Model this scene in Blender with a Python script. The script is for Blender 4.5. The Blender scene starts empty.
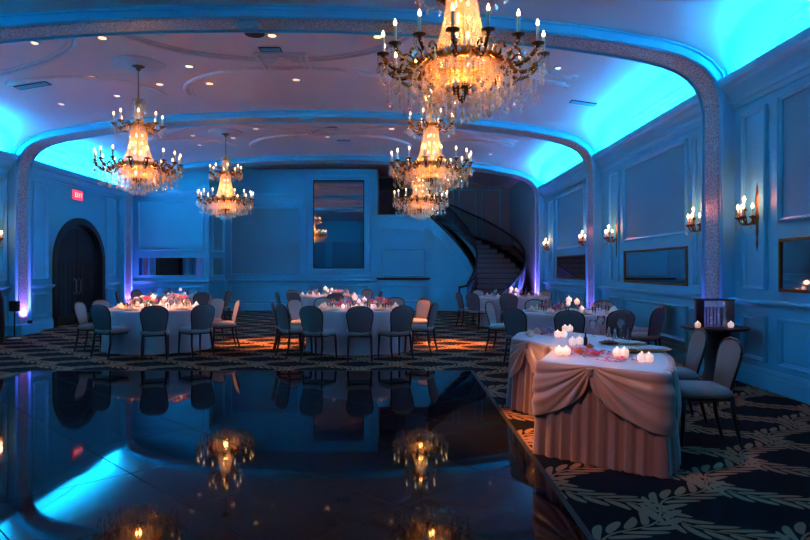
import bpy, math, random
from mathutils import Vector, Matrix
random.seed(7)
PI = math.pi
scene = bpy.context.scene
COL = scene.collection

# ---------------------------------------------------------------- camera
cd = bpy.data.cameras.new('camera'); cam = bpy.data.objects.new('camera', cd); COL.objects.link(cam)
cd.sensor_width = 36; cd.lens = 28.0
cd.shift_x = 5/810; cd.shift_y = -1/810
cam.location = (0, 0, 1.48); cam.rotation_euler = (PI/2, 0, 0)
cd.clip_end = 200
scene.camera = cam
scene.view_settings.view_transform = 'Standard'
scene.view_settings.look = 'None'
scene.view_settings.gamma = 1.0
scene.view_settings.use_curve_mapping = False
scene.view_settings.exposure = 0.0

# ---------------------------------------------------------------- materials
def new_mat(name):
    m = bpy.data.materials.new(name); m.use_nodes = True
    nt = m.node_tree
    return m, nt, nt.nodes['Principled BSDF']
def mat(name, col, rough=.6, metal=0., noise=0., nscale=8., bump=0., bscale=60., coat=0., sheen=0., spec=None):
    m, nt, b = new_mat(name)
    b.inputs['Base Color'].default_value = (*col, 1); b.inputs['Roughness'].default_value = rough
    b.inputs['Metallic'].default_value = metal
    if coat: b.inputs['Coat Weight'].default_value = coat
    if sheen: b.inputs['Sheen Weight'].default_value = sheen
    if spec is not None: b.inputs['Specular IOR Level'].default_value = spec
    tc = nt.nodes.new('ShaderNodeTexCoord')
    if noise:
        n = nt.nodes.new('ShaderNodeTexNoise'); n.inputs['Scale'].default_value = nscale; n.inputs['Detail'].default_value = 4
        nt.links.new(tc.outputs['Object'], n.inputs['Vector'])
        mx = nt.nodes.new('ShaderNodeMixRGB'); mx.inputs[1].default_value = (*[c*(1-noise) for c in col], 1)
        mx.inputs[2].default_value = (*[min(1, c*(1+noise)) for c in col], 1)
        nt.links.new(n.outputs['Fac'], mx.inputs[0]); nt.links.new(mx.outputs[0], b.inputs['Base Color'])
    if bump:
        n = nt.nodes.new('ShaderNodeTexNoise'); n.inputs['Scale'].default_value = bscale; n.inputs['Detail'].default_value = 3
        nt.links.new(tc.outputs['Object'], n.inputs['Vector'])
        bp = nt.nodes.new('ShaderNodeBump'); bp.inputs['Strength'].default_value = bump; bp.inputs['Distance'].default_value = .01
        nt.links.new(n.outputs['Fac'], bp.inputs['Height']); nt.links.new(bp.outputs[0], b.inputs['Normal'])
    return m
def emit(name, col, s, mixcol=None):
    m, nt, b = new_mat(name)
    b.inputs['Base Color'].default_value = (*(mixcol or col), 1)
    b.inputs['Emission Color'].default_value = (*col, 1); b.inputs['Emission Strength'].default_value = s
    return m

M = {}
M['wall'] = mat('wall_blue_cast', (.075, .49, .66), .55, noise=.05, nscale=3, bump=.05)  # blue light cast put into the neutral wall colour
M['trim'] = mat('trim_blue_cast', (.09, .52, .70), .4, noise=.03)  # same blue light cast carried in the trim colour
M['fabric_panel'] = mat('fabric_blue_cast', (.11, .35, .45), .85, noise=.18, nscale=40, bump=.2, bscale=120)  # greyish fabric, tinted with the blue light cast
M['ceiling'] = mat('ceiling_plaster', (.58, .50, .54), .6, noise=.04, nscale=2)
M['alcove'] = mat('alcove_panel', (.24, .27, .28), .6, noise=.1, nscale=3)
M['dark_wood'] = mat('dark_stained_wood', (.014, .009, .009), .5, noise=.4, nscale=6)
M['door'] = mat('door_wood', (.012, .008, .008), .7, noise=.4, nscale=6)
M['black_metal'] = mat('black_metal', (.012, .012, .014), .35, metal=.3)
M['steel'] = mat('brushed_steel', (.6, .6, .6), .3, metal=1)
M['chair_frame'] = mat('dark_bronze_chair_frame', (.025, .02, .018), .35, metal=.5)
M['chair_fabric'] = mat('cream_chair_fabric', (.36, .27, .24), .8, noise=.08, nscale=60, bump=.15, bscale=200)
M['chair_back'] = mat('grey_chair_back_fabric', (.15, .12, .12), .85, noise=.15, nscale=80, bump=.15, bscale=200)
M['cloth'] = mat('white_tablecloth', (.52, .40, .42), .75, noise=.03, bump=.08, bscale=150, sheen=.2)
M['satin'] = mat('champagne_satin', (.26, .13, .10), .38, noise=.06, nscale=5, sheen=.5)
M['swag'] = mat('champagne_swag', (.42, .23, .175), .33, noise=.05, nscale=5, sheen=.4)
M['topcloth'] = mat('pale_table_top_cloth', (.52, .52, .54), .5, noise=.04)
M['gold'] = mat('aged_gold', (.70, .34, .075), .33, metal=1, noise=.2, nscale=30)
M['arm_metal'] = mat('bronze_gilt', (.48, .20, .045), .26, metal=1, noise=.3, nscale=30)
M['bronze'] = mat('dark_bronze', (.16, .085, .035), .38, metal=.9, noise=.3, nscale=30)
M['candle_wax'] = mat('ivory_candle_sleeve', (.85, .75, .6), .5)
M['china'] = mat('white_china', (.8, .78, .76), .2)
M['charger'] = mat('gold_charger', (.75, .55, .28), .35, metal=.8)
M['napkin'] = mat('ivory_napkin', (.8, .68, .5), .8)
M['food'] = mat('browned_food', (.25, .06, .03), .5, noise=.5, nscale=40)
M['leaf'] = mat('dark_green_leaf', (.04, .10, .04), .6)
M['petal_pink'] = mat('pink_petal', (.85, .18, .32), .6, noise=.2, nscale=30)
M['petal_magenta'] = mat('magenta_petal', (.75, .05, .22), .6, noise=.2, nscale=30)
M['petal_orange'] = mat('orange_petal', (.9, .25, .06), .6, noise=.2, nscale=30)
M['petal_ivory'] = mat('ivory_petal', (.85, .75, .62), .6, noise=.1, nscale=30)
M['petal_mauve'] = mat('mauve_petal', (.45, .33, .5), .6, noise=.1, nscale=30)
M['bulb'] = emit('candle_bulb_glow', (1, .52, .18), 11, (1, .9, .8))
M['sconce_bulb'] = emit('sconce_bulb_glow', (1, .62, .33), 9, (1, .9, .8))
M['votive'] = emit('glowing_votive_wax', (1, .56, .40), .55, (1, .9, .85))
M['flame'] = emit('candle_flame', (1, .62, .3), 5)
M['downlight'] = emit('downlight_lens', (1, .50, .18), 3.2)
M['exit_red'] = emit('exit_sign_face', (1, .05, .09), 1.0)
M['exit_letters'] = emit('exit_sign_letters', (1, .55, .5), 1.6)
M['led'] = emit('uplight_lens', (.45, .3, 1), 18)
M['purple_glow'] = M['led']
M['amber_lamp'] = emit('amber_lamp', (1, .4, .1), 4)

def mirror_mat():
    m, nt, b = new_mat('smoky_mirror')
    b.inputs['Base Color'].default_value = (.55, .55, .58, 1); b.inputs['Metallic'].default_value = 1; b.inputs['Roughness'].default_value = .03
    return m
M['mirror'] = mirror_mat()
def crystal_mat(name, gl, tr):
    m, nt, b = new_mat(name); nt.nodes.remove(b)
    out = nt.nodes['Material Output']
    g = nt.nodes.new('ShaderNodeBsdfGlossy'); g.inputs['Roughness'].default_value = .08; g.inputs['Color'].default_value = (1, 1, 1, 1)
    t = nt.nodes.new('ShaderNodeBsdfTranslucent'); t.inputs['Color'].default_value = (1, .82, .56, 1)
    d = nt.nodes.new('ShaderNodeBsdfTransparent'); d.inputs['Color'].default_value = (1, 1, 1, 1)
    m1 = nt.nodes.new('ShaderNodeMixShader'); m1.inputs[0].default_value = gl
    m2 = nt.nodes.new('ShaderNodeMixShader'); m2.inputs[0].default_value = tr
    nt.links.new(t.outputs[0], m1.inputs[1]); nt.links.new(g.outputs[0], m1.inputs[2])
    nt.links.new(m1.outputs[0], m2.inputs[1]); nt.links.new(d.outputs[0], m2.inputs[2])
    nt.links.new(m2.outputs[0], out.inputs[0])
    return m
M['crystal'] = crystal_mat('cut_crystal', .80, .50)
M['beads'] = crystal_mat('lit_crystal_beads', .30, .30)
def glass_mat(name, tint=(1, 1, 1), refl=.9, fac=.05):
    m, nt, b = new_mat(name); nt.nodes.remove(b)
    out = nt.nodes['Material Output']
    g = nt.nodes.new('ShaderNodeBsdfGlossy'); g.inputs['Roughness'].default_value = .03; g.inputs['Color'].default_value = (refl, refl, refl, 1)
    d = nt.nodes.new('ShaderNodeBsdfTransparent'); d.inputs['Color'].default_value = (*tint, 1)
    lw = nt.nodes.new('ShaderNodeLayerWeight'); lw.inputs['Blend'].default_value = .18
    mr = nt.nodes.new('ShaderNodeMath'); mr.operation = 'ADD'; mr.inputs[1].default_value = fac; mr.use_clamp = True
    nt.links.new(lw.outputs['Fresnel'], mr.inputs[0])
    mx = nt.nodes.new('ShaderNodeMixShader'); nt.links.new(mr.outputs[0], mx.inputs[0])
    tl = nt.nodes.new('ShaderNodeBsdfTranslucent'); df = nt.nodes.new('ShaderNodeMixShader'); df.inputs[0].default_value = .07
    nt.links.new(d.outputs[0], df.inputs[1]); nt.links.new(tl.outputs[0], df.inputs[2])
    nt.links.new(df.outputs[0], mx.inputs[1]); nt.links.new(g.outputs[0], mx.inputs[2]); nt.links.new(mx.outputs[0], out.inputs[0])
    return m
M['glass'] = glass_mat('clear_glass')
M['rail_glass'] = glass_mat('smoky_rail_glass', (.8, .85, .88), .6, .04)

class NB:                                   # tiny node helper
    def __init__(s, nt): s.nt = nt
    def m(s, op, a, b=None, c=None):
        n = s.nt.nodes.new('ShaderNodeMath'); n.operation = op
        for i, v in enumerate((a, b, c)):
            if v is None: continue
            if isinstance(v, (int, float)): n.inputs[i].default_value = v
            else: s.nt.links.new(v, n.inputs[i])
        return n.outputs[0]
def carpet_mat():
    m, nt, b = new_mat('vine_lattice_carpet'); N = NB(nt)
    g = nt.nodes.new('ShaderNodeNewGeometry'); sp = nt.nodes.new('ShaderNodeSeparateXYZ'); nt.links.new(g.outputs['Position'], sp.inputs[0])
    x, y = sp.outputs[0], sp.outputs[1]
    P = .77
    def family(sgn, off):
        p = N.m('MULTIPLY', N.m('ADD', x, N.m('MULTIPLY', y, float(sgn))), .7071)       # along
        q0 = N.m('ADD', N.m('MULTIPLY', N.m('SUBTRACT', x, N.m('MULTIPLY', y, float(sgn))), .7071), off)
        q0 = N.m('ADD', q0, N.m('MULTIPLY', N.m('SINE', N.m('MULTIPLY', p, 2*PI/P)), .055))
        q = N.m('SUBTRACT', N.m('MULTIPLY', N.m('FRACT', N.m('ADD', N.m('DIVIDE', q0, P), .5)), P), P/2)
        aq = N.m('ABSOLUTE', q)
        L = .125
        side = N.m('MULTIPLY', N.m('GREATER_THAN', q, 0.), .5)
        s = N.m('SUBTRACT', N.m('FRACT', N.m('ADD', N.m('DIVIDE', N.m('SUBTRACT', p, N.m('MULTIPLY', aq, 1.45)), L), side)), .5)
        e1 = N.m('POWER', N.m('DIVIDE', s, .38), 2.)
        e2 = N.m('POWER', N.m('ABSOLUTE', N.m('DIVIDE', N.m('SUBTRACT', aq, .072), .060)), 2.)
        leaf = N.m('LESS_THAN', N.m('ADD', e1, e2), 1.)
        stem = N.m('LESS_THAN', aq, .008)
        return N.m('MAXIMUM', leaf, stem)
    mask = N.m('MAXIMUM', family(1, .06), family(-1, .04))
    nz = nt.nodes.new('ShaderNodeTexNoise'); nz.inputs['Scale'].default_value = 140; nt.links.new(g.outputs['Position'], nz.inputs['Vector'])
    nzl = nt.nodes.new('ShaderNodeTexNoise'); nzl.inputs['Scale'].default_value = 1.7; nt.links.new(g.outputs['Position'], nzl.inputs['Vector'])
    mask2 = N.m('MULTIPLY', mask, N.m('ADD', .45, N.m('MULTIPLY', nz.outputs['Fac'], .7)))
    mx = nt.nodes.new('ShaderNodeMixRGB'); mx.inputs[1].default_value = (.004, .004, .006, 1); mx.inputs[2].default_value = (.42, .19, .10, 1)
    nt.links.new(mask2, mx.inputs[0]); nt.links.new(mx.outputs[0], b.inputs['Base Color'])
    b.inputs['Roughness'].default_value = .95; b.inputs['Specular IOR Level'].default_value = .1
    bp = nt.nodes.new('ShaderNodeBump'); bp.inputs['Strength'].default_value = .5; bp.inputs['Distance'].default_value = .006
    nt.links.new(N.m('ADD', nz.outputs['Fac'], mask), bp.inputs['Height']); nt.links.new(bp.outputs[0], b.inputs['Normal'])
    return m
M['carpet'] = carpet_mat()
def dance_mat():
    m, nt, b = new_mat('polished_black_dance_floor'); N = NB(nt)
    g = nt.nodes.new('ShaderNodeNewGeometry'); sp = nt.nodes.new('ShaderNodeSeparateXYZ'); nt.links.new(g.outputs['Position'], sp.inputs[0])
    x, y = sp.outputs[0], sp.outputs[1]
    T = .92
    def joint(sgn):
        p = N.m('DIVIDE', N.m('MULTIPLY', N.m('ADD', x, N.m('MULTIPLY', y, float(sgn))), .7071), T)
        f = N.m('ABSOLUTE', N.m('SUBTRACT', N.m('FRACT', p), .5))
        return N.m('GREATER_THAN', f, .4955)
    j = N.m('MAXIMUM', joint(1), joint(-1))
    mx = nt.nodes.new('ShaderNodeMixRGB'); mx.inputs[1].default_value = (.006, .006, .008, 1); mx.inputs[2].default_value = (.001, .001, .001, 1)
    nt.links.new(j, mx.inputs[0]); nt.links.new(mx.outputs[0], b.inputs['Base Color'])
    b.inputs['Roughness'].default_value = .06
    nt.links.new(N.m('ADD', .035, N.m('MULTIPLY', j, .6)), b.inputs['Roughness'])
    b.inputs['Specular IOR Level'].default_value = .11
    nz = nt.nodes.new('ShaderNodeTexNoise'); nz.inputs['Scale'].default_value = 1.6; nz.inputs['Detail'].default_value = 1
    nt.links.new(g.outputs['Position'], nz.inputs['Vector'])
    bp = nt.nodes.new('ShaderNodeBump'); bp.inputs['Strength'].default_value = .1; bp.inputs['Distance'].default_value = .01
    nt.links.new(nz.outputs['Fac'], bp.inputs['Height']); nt.links.new(bp.outputs[0], b.inputs['Normal'])
    return m
M['dance'] = dance_mat()
def relief_mat():
    m, nt, b = new_mat('filigree_relief')
    tc = nt.nodes.new('ShaderNodeTexCoord')
    v = nt.nodes.new('ShaderNodeTexVoronoi'); v.feature = 'DISTANCE_TO_EDGE'; v.inputs['Scale'].default_value = 19
    nt.links.new(tc.outputs['Object'], v.inputs['Vector'])
    r = nt.nodes.new('ShaderNodeValToRGB'); r.color_ramp.elements[0].position = .06; r.color_ramp.elements[0].color = (.44, .52, .58, 1)
    r.color_ramp.elements[1].position = .16; r.color_ramp.elements[1].color = (.24, .26, .28, 1)
    nt.links.new(v.outputs['Distance'], r.inputs[0]); nt.links.new(r.outputs[0], b.inputs['Base Color'])
    bp = nt.nodes.new('ShaderNodeBump'); bp.invert = True; bp.inputs['Strength'].default_value = .9; bp.inputs['Distance'].default_value = .02
    mp = nt.nodes.new('ShaderNodeMath'); mp.operation = 'MINIMUM'; mp.inputs[1].default_value = .16
    nt.links.new(v.outputs['Distance'], mp.inputs[0]); nt.links.new(mp.outputs[0], bp.inputs['Height']); nt.links.new(bp.outputs[0], b.inputs['Normal'])
    b.inputs['Roughness'].default_value = .45
    return m
M['relief'] = relief_mat()

# ---------------------------------------------------------------- mesh helpers
class MB:
    def __init__(s): s.v = []; s.f = []
    def add(s, vs, fs):
        o = len(s.v); s.v += [tuple(p) for p in vs]; s.f += [tuple(i+o for i in f) for f in fs]; return s
    def box(s, x0, x1, y0, y1, z0, z1):
        return s.add([(x0,y0,z0),(x1,y0,z0),(x1,y1,z0),(x0,y1,z0),(x0,y0,z1),(x1,y0,z1),(x1,y1,z1),(x0,y1,z1)],
                     [(0,3,2,1),(4,5,6,7),(0,1,5,4),(1,2,6,5),(2,3,7,6),(3,0,4,7)])
    def quad(s, a, b, c, d): return s.add([a, b, c, d], [(0,1,2,3)])
    def lathe(s, prof, n=16, c=(0,0,0), close=True):
        vs = []; fs = []
        for r, z in prof:
            for i in range(n):
                a = 2*PI*i/n; vs.append((c[0]+r*math.cos(a), c[1]+r*math.sin(a), c[2]+z))
        for k in range(len(prof)-1):
            for i in range(n):
                j = (i+1) % n; fs.append((k*n+i, k*n+j, (k+1)*n+j, (k+1)*n+i))
        if close:
            if prof[0][0] > 1e-4: fs.append(tuple(range(n))[::-1])
            if prof[-1][0] > 1e-4: fs.append(tuple((len(prof)-1)*n+i for i in range(n)))
        return s.add(vs, fs)
    def tube(s, pts, r, n=6, closed=False):
        pts = [Vector(p) for p in pts]; N = len(pts); vs = []; fs = []
        for i, p in enumerate(pts):
            a = pts[(i-1) % N] if (i or closed) else p
            b = pts[(i+1) % N] if (i < N-1 or closed) else p
            t = (b-a).normalized()
            up = Vector((0,0,1)) if abs(t.z) < .93 else Vector((1,0,0))
            u = t.cross(up).normalized(); w = t.cross(u).normalized()
            rr = r[i] if isinstance(r, (list, tuple)) else r
            for k in range(n):
                an = 2*PI*k/n; vs.append(p + u*(rr*math.cos(an)) + w*(rr*math.sin(an)))
        for i in range(N if closed else N-1):
            ii = (i+1) % N
            for k in range(n):
                l = (k+1) % n; fs.append((i*n+k, i*n+l, ii*n+l, ii*n+k))
        if not closed:
            fs.append(tuple(range(n))[::-1]); fs.append(tuple((N-1)*n+k for k in range(n)))
        return s.add(vs, fs)
    def octa(s, c, r, h=None):
        h = h or r; x, y, z = c
        return s.add([(x+r,y,z),(x,y+r,z),(x-r,y,z),(x,y-r,z),(x,y,z+h),(x,y,z-h)],
                     [(0,1,4),(1,2,4),(2,3,4),(3,0,4),(1,0,5),(2,1,5),(3,2,5),(0,3,5)])
    def build(s, name, m, parent=None, smooth=False, bevel=0, loc=None, rz=0):
        me = bpy.data.meshes.new(name); me.from_pydata(s.v, [], s.f); me.update()
        if smooth:
            me.polygons.foreach_set('use_smooth', [True]*len(me.polygons))
        me.materials.append(M[m] if isinstance(m, str) else m)
        o = bpy.data.objects.new(name, me); COL.objects.link(o)
        if parent: o.parent = parent
        if loc: o.location = loc
        o.rotation_euler.z = rz
        if bevel:
            b = o.modifiers.new('bevel', 'BEVEL'); b.width = bevel; b.segments = 2; b.limit_method = 'ANGLE'
        return o
def tag(o, label=None, cat=None, group=None, kind=None):
    if label: o['label'] = label
    if cat: o['category'] = cat
    if group: o['group'] = group
    if kind: o['kind'] = kind
    return o
def empty(name, loc=(0,0,0), rz=0):
    o = bpy.data.objects.new(name, None); COL.objects.link(o); o.location = loc; o.rotation_euler.z = rz
    o.empty_display_size = .1
    return o
def kids(o): return [c for c in bpy.data.objects if c.parent == o]
def snapshot(o): return (o, [snapshot(c) for c in kids(o)])
def copy_tree(t, parent=None):
    o, ch = t
    c = o.copy(); COL.objects.link(c)
    if parent: c.parent = parent
    for k in ch: copy_tree(k, c)
    return c
def struct(o): o['kind'] = 'structure'; return o

# ---------------------------------------------------------------- dimensions
XL, XR, CX = -8.75, 4.5, -2.12
YF, YB = -3.0, 22.5
ARCH = [8.47, 14.05, 19.6]; AT = .6
PROF = [(0,4.90),(1.2,4.885),(2.2,4.845),(3.3,4.765),(4.4,4.655),(5.1,4.555),(5.6,4.465),(5.9,4.385),(6.1,4.30),(6.25,4.20),(6.36,4.07),(6.43,3.90),(6.47,3.70),(6.47,.0)]
def prof_z(u):
    u = abs(u)
    for (a, za), (b, zb) in zip(PROF, PROF[1:]):
        if a <= u <= b and b > a: return za+(zb-za)*(u-a)/(b-a)
    return 3.7
def smooth(t): t = max(0, min(1, t)); return t*t*(3-2*t)
def ceil_z(u): return 5.13 - .50*smooth((abs(u)-2.6)/4.6)

# ---------------------------------------------------------------- floor, dance floor
DX0, DX1, DY0, DY1 = -5.36, 1.045, -1.0, 9.14
fb = MB()
for (a, b, c, d) in ((XL-.8, DX0, YF-.2, 25), (DX1, XR+.6, YF-.2, 25), (DX0, DX1, YF-.2, DY0), (DX0, DX1, DY1, 25)):
    fb.box(a, b, c, d, -.1, 0)
struct(fb.build('floor', 'carpet'))
df = MB().box(DX0, DX1, DY0, DY1, -.1, .004).build('dance_floor', 'dance'); struct(df)
e = MB()
for (a, b, c, d) in ((DX0-.02, DX0+.02, DY0, DY1+.02), (DX1-.02, DX1+.02, DY0, DY1+.02), (DX0, DX1, DY1-.02, DY1+.02)):
    e.box(a, b, c, d, 0, .005)
e.build('edge_strip', 'door', df)

# ---------------------------------------------------------------- ceiling
def build_ceiling():
    us = [-7.03 + i*14.06/90 for i in range(91)]
    ys = []
    y = YF
    while y < 24.9: ys.append(y); y += .12
    ys += [24.9]
    def zz(u, y):
        zc = ceil_z(u)
        if y > 20.2:
            zc = min(zc, 5.13) if y < 20.9 else zc
        au = abs(u)
        za = (prof_z(u)+.10) if au <= 6.3 else max(3.98, prof_z(6.3)+.10-(au-6.3)*1.2)
        best = zc
        for a in ARCH:
            if a <= y <= a+AT: return za if za < zc else zc
            d = a-y if y < a else y-(a+AT)
            if d < .95:
                t = d/.95; w = 1-math.sqrt(max(0, 1-(1-t)**2))
                best = min(best, zc-(zc-za)*w)
        return best
    vs = [(CX+u, y, zz(u, y)) for y in ys for u in us]
    n = len(us); fs = [(j*n+i, j*n+i+1, (j+1)*n+i+1, (j+1)*n+i) for j in range(len(ys)-1) for i in range(n-1)]
    o = MB().add(vs, fs).build('ceiling', 'ceiling', smooth=True); struct(o)
    return o
ceiling = build_ceiling()

# ceiling medallion lines: concave diamond around each chandelier, square boss between, crown line by the cove
def ribbon_tube(pts, r): return MB().tube(pts, r, 6)
bay_mid = [(ARCH[0]-2.79+.0), (ARCH[0]+AT+ARCH[1])/2-.3, (ARCH[1]+AT+ARCH[2])/2-.3]
CH_Y = [5.61, 11.2, 16.8]; CH_X = [-4.65, .55]
for yc in CH_Y:
    for xc in CH_X:
        mb = MB()
        for sx in (-1, 1):
            for sy in (-1, 1):
                pts = []
                for i in range(17):
                    a = PI/2*i/16
                    px_ = xc+sx*(2.45-2.2*math.sin(a)) ; py_ = yc+sy*(1.95-1.75*math.cos(a))
                    # astroid-like concave quarter from (xc+sx*2.45, yc+sy*.2) to (xc+sx*.25, yc+sy*1.95)
                    pts.append((px_, py_, ceil_z(px_-CX)-.004))
                mb.tube(pts, .05, 6)
                mb.tube([(p[0]+sx*.09, p[1]+sy*.09, ceil_z(p[0]+sx*.09-CX)-.004) for p in pts], .026, 6)
        mb.build('ceiling_molding', 'ceiling', ceiling, smooth=True)
        MB().lathe([(.06,-.045),(.2,-.06),(.23,-.03),(.3,-.035),(.34,-.015),(.42,-.03),(.46,.0)], 28, (xc, yc, ceil_z(xc-CX))).build('ceiling_rose', 'ceiling', ceiling, smooth=True)
    q = MB(); z = 5.13; yy = yc-.15
    for k, (s, w) in enumerate(((.44, .05), (.33, .03))):
        q.box(CX+.09-s, CX+.09+s, yy-s, yy-s+w, z-.04, z); q.box(CX+.09-s, CX+.09+s, yy+s-w, yy+s, z-.04, z)
        q.box(CX+.09-s, CX+.09-s+w, yy-s+w, yy+s-w, z-.04, z); q.box(CX+.09+s-w, CX+.09+s, yy-s+w, yy+s-w, z-.04, z)
    q.build('ceiling_square_molding', 'ceiling', ceiling, bevel=.008)

# ---------------------------------------------------------------- walls
def panelset(parent, P0, ud, nd, rects, fabric=True, w=.05, name='panel_molding'):
    """raised picture-frame mouldings: rect = (u0,u1,z0,z1)"""
    P0 = Vector(P0); ud = Vector(ud); nd = Vector(nd)
    def pt(u, z, n): return P0+ud*u+Vector((0,0,1))*z+nd*n
    for (u0, u1, z0, z1) in rects:
        mb = MB()
        prof = [(0, 0), (.0, .040), (.016, .052), (.032, .030), (w, .022), (w, 0)]
        rings = []
        for (i, n) in prof:
            rings.append([pt(u0+i, z0+i, n), pt(u1-i, z0+i, n), pt(u1-i, z1-i, n), pt(u0+i, z1-i, n)])
        vs = [p for r in rings for p in r]; fs = []
        for k in range(len(rings)-1):
            for j in range(4):
                l = (j+1) % 4; fs.append((k*4+j, k*4+l, (k+1)*4+l, (k+1)*4+j))
        mb.add(vs, fs); mb.build(name, 'trim', parent)
        if fabric:
            a = MB(); a.quad(pt(u0+w, z0+w, .003), pt(u1-w, z0+w, .003), pt(u1-w, z1-w, .003), pt(u0+w, z1-w, .003))
            a.build('fabric_panel', 'fabric_panel', parent)
def strip(parent, P0, ud, nd, u0, u1, prof, name, m='trim'):
    """profile (n,z) extruded along u"""
    P0 = Vector(P0); ud = Vector(ud); nd = Vector(nd)
    vs = []; k = len(prof)
    for u in (u0, u1):
        for (n, z) in prof: vs.append(P0+ud*u+Vector((0,0,1))*z+nd*n)
    fs = [(i, (i+1) % k, k+(i+1) % k, k+i) for i in range(k)] + [tuple(range(k))[::-1], tuple(range(k, 2*k))]
    return MB().add(vs, fs).build(name, m, parent)
RAIL = [(0,1.00),(.02,1.00),(.035,1.03),(.075,1.05),(.085,1.075),(.08,1.095),(0,1.10)]
BASE = [(0,0),(.035,0),(.035,.17),(.022,.185),(.022,.22),(.012,.25),(0,.26)]
CORN = [(0,3.62),(.02,3.62),(.03,3.68),(.05,3.69),(.06,3.74),(.10,3.80),(.16,3.86),(.17,3.90),(.20,3.92),(.215,4.02),(.18,4.04),(.15,4.04),(.13,3.96),(0,3.96)]

# right wall
wr = MB().box(XR, XR+.15, YF, 24.9, 0, 3.97).build('wall_right', 'wall'); struct(wr)
MB().box(XR+.15, XR+.52, YF, 24.9, 3.9, 3.97).build('cove_ledge', 'trim', wr)
MB().box(XR+.42, XR+.52, YF, 24.9, 3.97, 5.0).build('cove_back', 'ceiling', wr)
strip(wr, (XR+.42,0,0), (0,1,0), (-1,0,0), YF, 24.9, [(0,4.50),(.02,4.50),(.05,4.56),(.09,4.58),(.10,4.66),(0,4.7)], 'cove_crown', 'ceiling')
# left wall with arched opening for the doors
DY_0, DY_1, DRC = 15.85, 18.6, 0
dr = (DY_1-DY_0)/2; dyc = (DY_0+DY_1)/2; dz = 2.87-dr*.86
def arch_pts(r, rz, n=24): return [(dyc-r*math.cos(PI*i/n), dz+rz*math.sin(PI*i/n)) for i in range(n+1)]
ap = arch_pts(dr, dr*.86)
wl = MB()
wl.box(XL-.15, XL, YF, DY_0, 0, 3.97); wl.box(XL-.15, XL, DY_1, 24.9, 0, 3.97)
for (a, za), (b, zb) in zip(ap, ap[1:]):
    wl.add([(XL,a,za),(XL,b,zb),(XL,b,3.97),(XL,a,3.97)], [(0,1,2,3)])
wl = wl.build('wall_left', 'wall'); struct(wl)
MB().box(XL-.52, XL-.15, YF, 24.9, 3.9, 3.97).build('cove_ledge', 'trim', wl)
MB().box(XL-.52, XL-.42, YF, 24.9, 3.97, 5.0).build('cove_back', 'ceiling', wl)
strip(wl, (XL-.42,0,0), (0,1,0), (1,0,0), YF, 24.9, [(0,4.50),(.02,4.50),(.05,4.56),(.09,4.58),(.10,4.66),(0,4.7)], 'cove_crown', 'ceiling')
# door
dd = empty('door_1', (XL, dyc, 0)); struct(dd)
def frame_arch(r0, s0, r1, s1, x0, x1, name, m):
    n = 24
    def P(r, s):
        return [(dyc-r, 0)]+[(dyc-r*math.cos(PI*i/n), dz+s*math.sin(PI*i/n)) for i in range(n+1)]+[(dyc+r, 0)]
    A = P(r0, s0); B = P(r1, s1); k = len(A); vs = []
    for x in (x0, x1):
        for L in (A, B):
            vs += [(x-XL, y-dyc, z) for (y, z) in L]
    fs = []
    for i in range(k-1):
        fs.append((i, i+1, k+i+1, k+i)); fs.append((2*k+i, 3*k+i, 3*k+i+1, 2*k+i+1))
        fs.append((i, 2*k+i, 2*k+i+1, i+1)); fs.append((k+i, k+i+1, 3*k+i+1, 3*k+i))
    return MB().add(vs, fs).build(name, m, dd, smooth=False)
frame_arch(dr, dr*.86, dr-.16, dr*.86-.16, XL-.12, XL+.05, 'door_casing', 'dark_wood')
frame_arch(dr-.02, dr*.86-.02, dr-.32, dr*.86-.30, XL-.5, XL-.10, 'door_reveal', 'dark_wood')
# leaves (arched top, each half)
for s in (-1, 1):
    leaf = MB(); r = dr-.30; sz = dr*.86-.28; n = 14; vs = []
    base = [(s*.01, 0), (s*r, 0)]+[(s*r*math.cos(PI/2*i/n), dz+sz*math.sin(PI/2*i/n)) for i in range(n+1)][:-1]+[(s*.01, dz+sz)]
    for x in (-.16, -.10): vs += [(x, y, z) for (y, z) in base]
    k = len(base); fs = [tuple(range(k)), tuple(range(k, 2*k))[::-1]]+[(i, (i+1) % k, k+(i+1) % k, k+i) for i in range(k)]
    leaf.add(vs, fs)
    for j in range(1, 5):
        yy = s*(.01+j*(r-.02)/5); leaf.box(-.102, -.092, yy-.008, yy+.008, .25, dz)
    lf = leaf.build('door_leaf', 'door', dd)
    MB().box(-.101, -.09, s*.1 if s > 0 else -(r-.1), (r-.1) if s > 0 else -.1, .03, .24).build('kick_plate', 'bronze', lf)
    h = MB(); h.tube([(-.08, s*.12, .82), (-.04, s*.12, .84), (-.04, s*.12, 1.18), (-.08, s*.12, 1.20)], .013, 8); h.box(-.10,-.07,s*.12-.02,s*.12+.02,.79,.85); h.box(-.10,-.07,s*.12-.02,s*.12+.02,1.17,1.23)
    h.build('door_handle', 'steel', lf, smooth=False)
MB().box(-.6, -.5, -1.5, 1.5, 0, 3.2).build('door_backing', 'dark_wood', dd)

# front wall (behind the camera)
wf = MB().box(XL-.5, XR+.5, YF-.15, YF, 0, 5.2).build('wall_front', 'wall'); struct(wf)
panelset(wf, (0,YF,0), (1,0,0), (0,1,0), [(-8.2,-5.6,1.3,3.6),(-5.2,-2.3,1.3,3.6),(-1.9,1.0,1.3,3.6),(1.4,4.1,1.3,3.6)])

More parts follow.
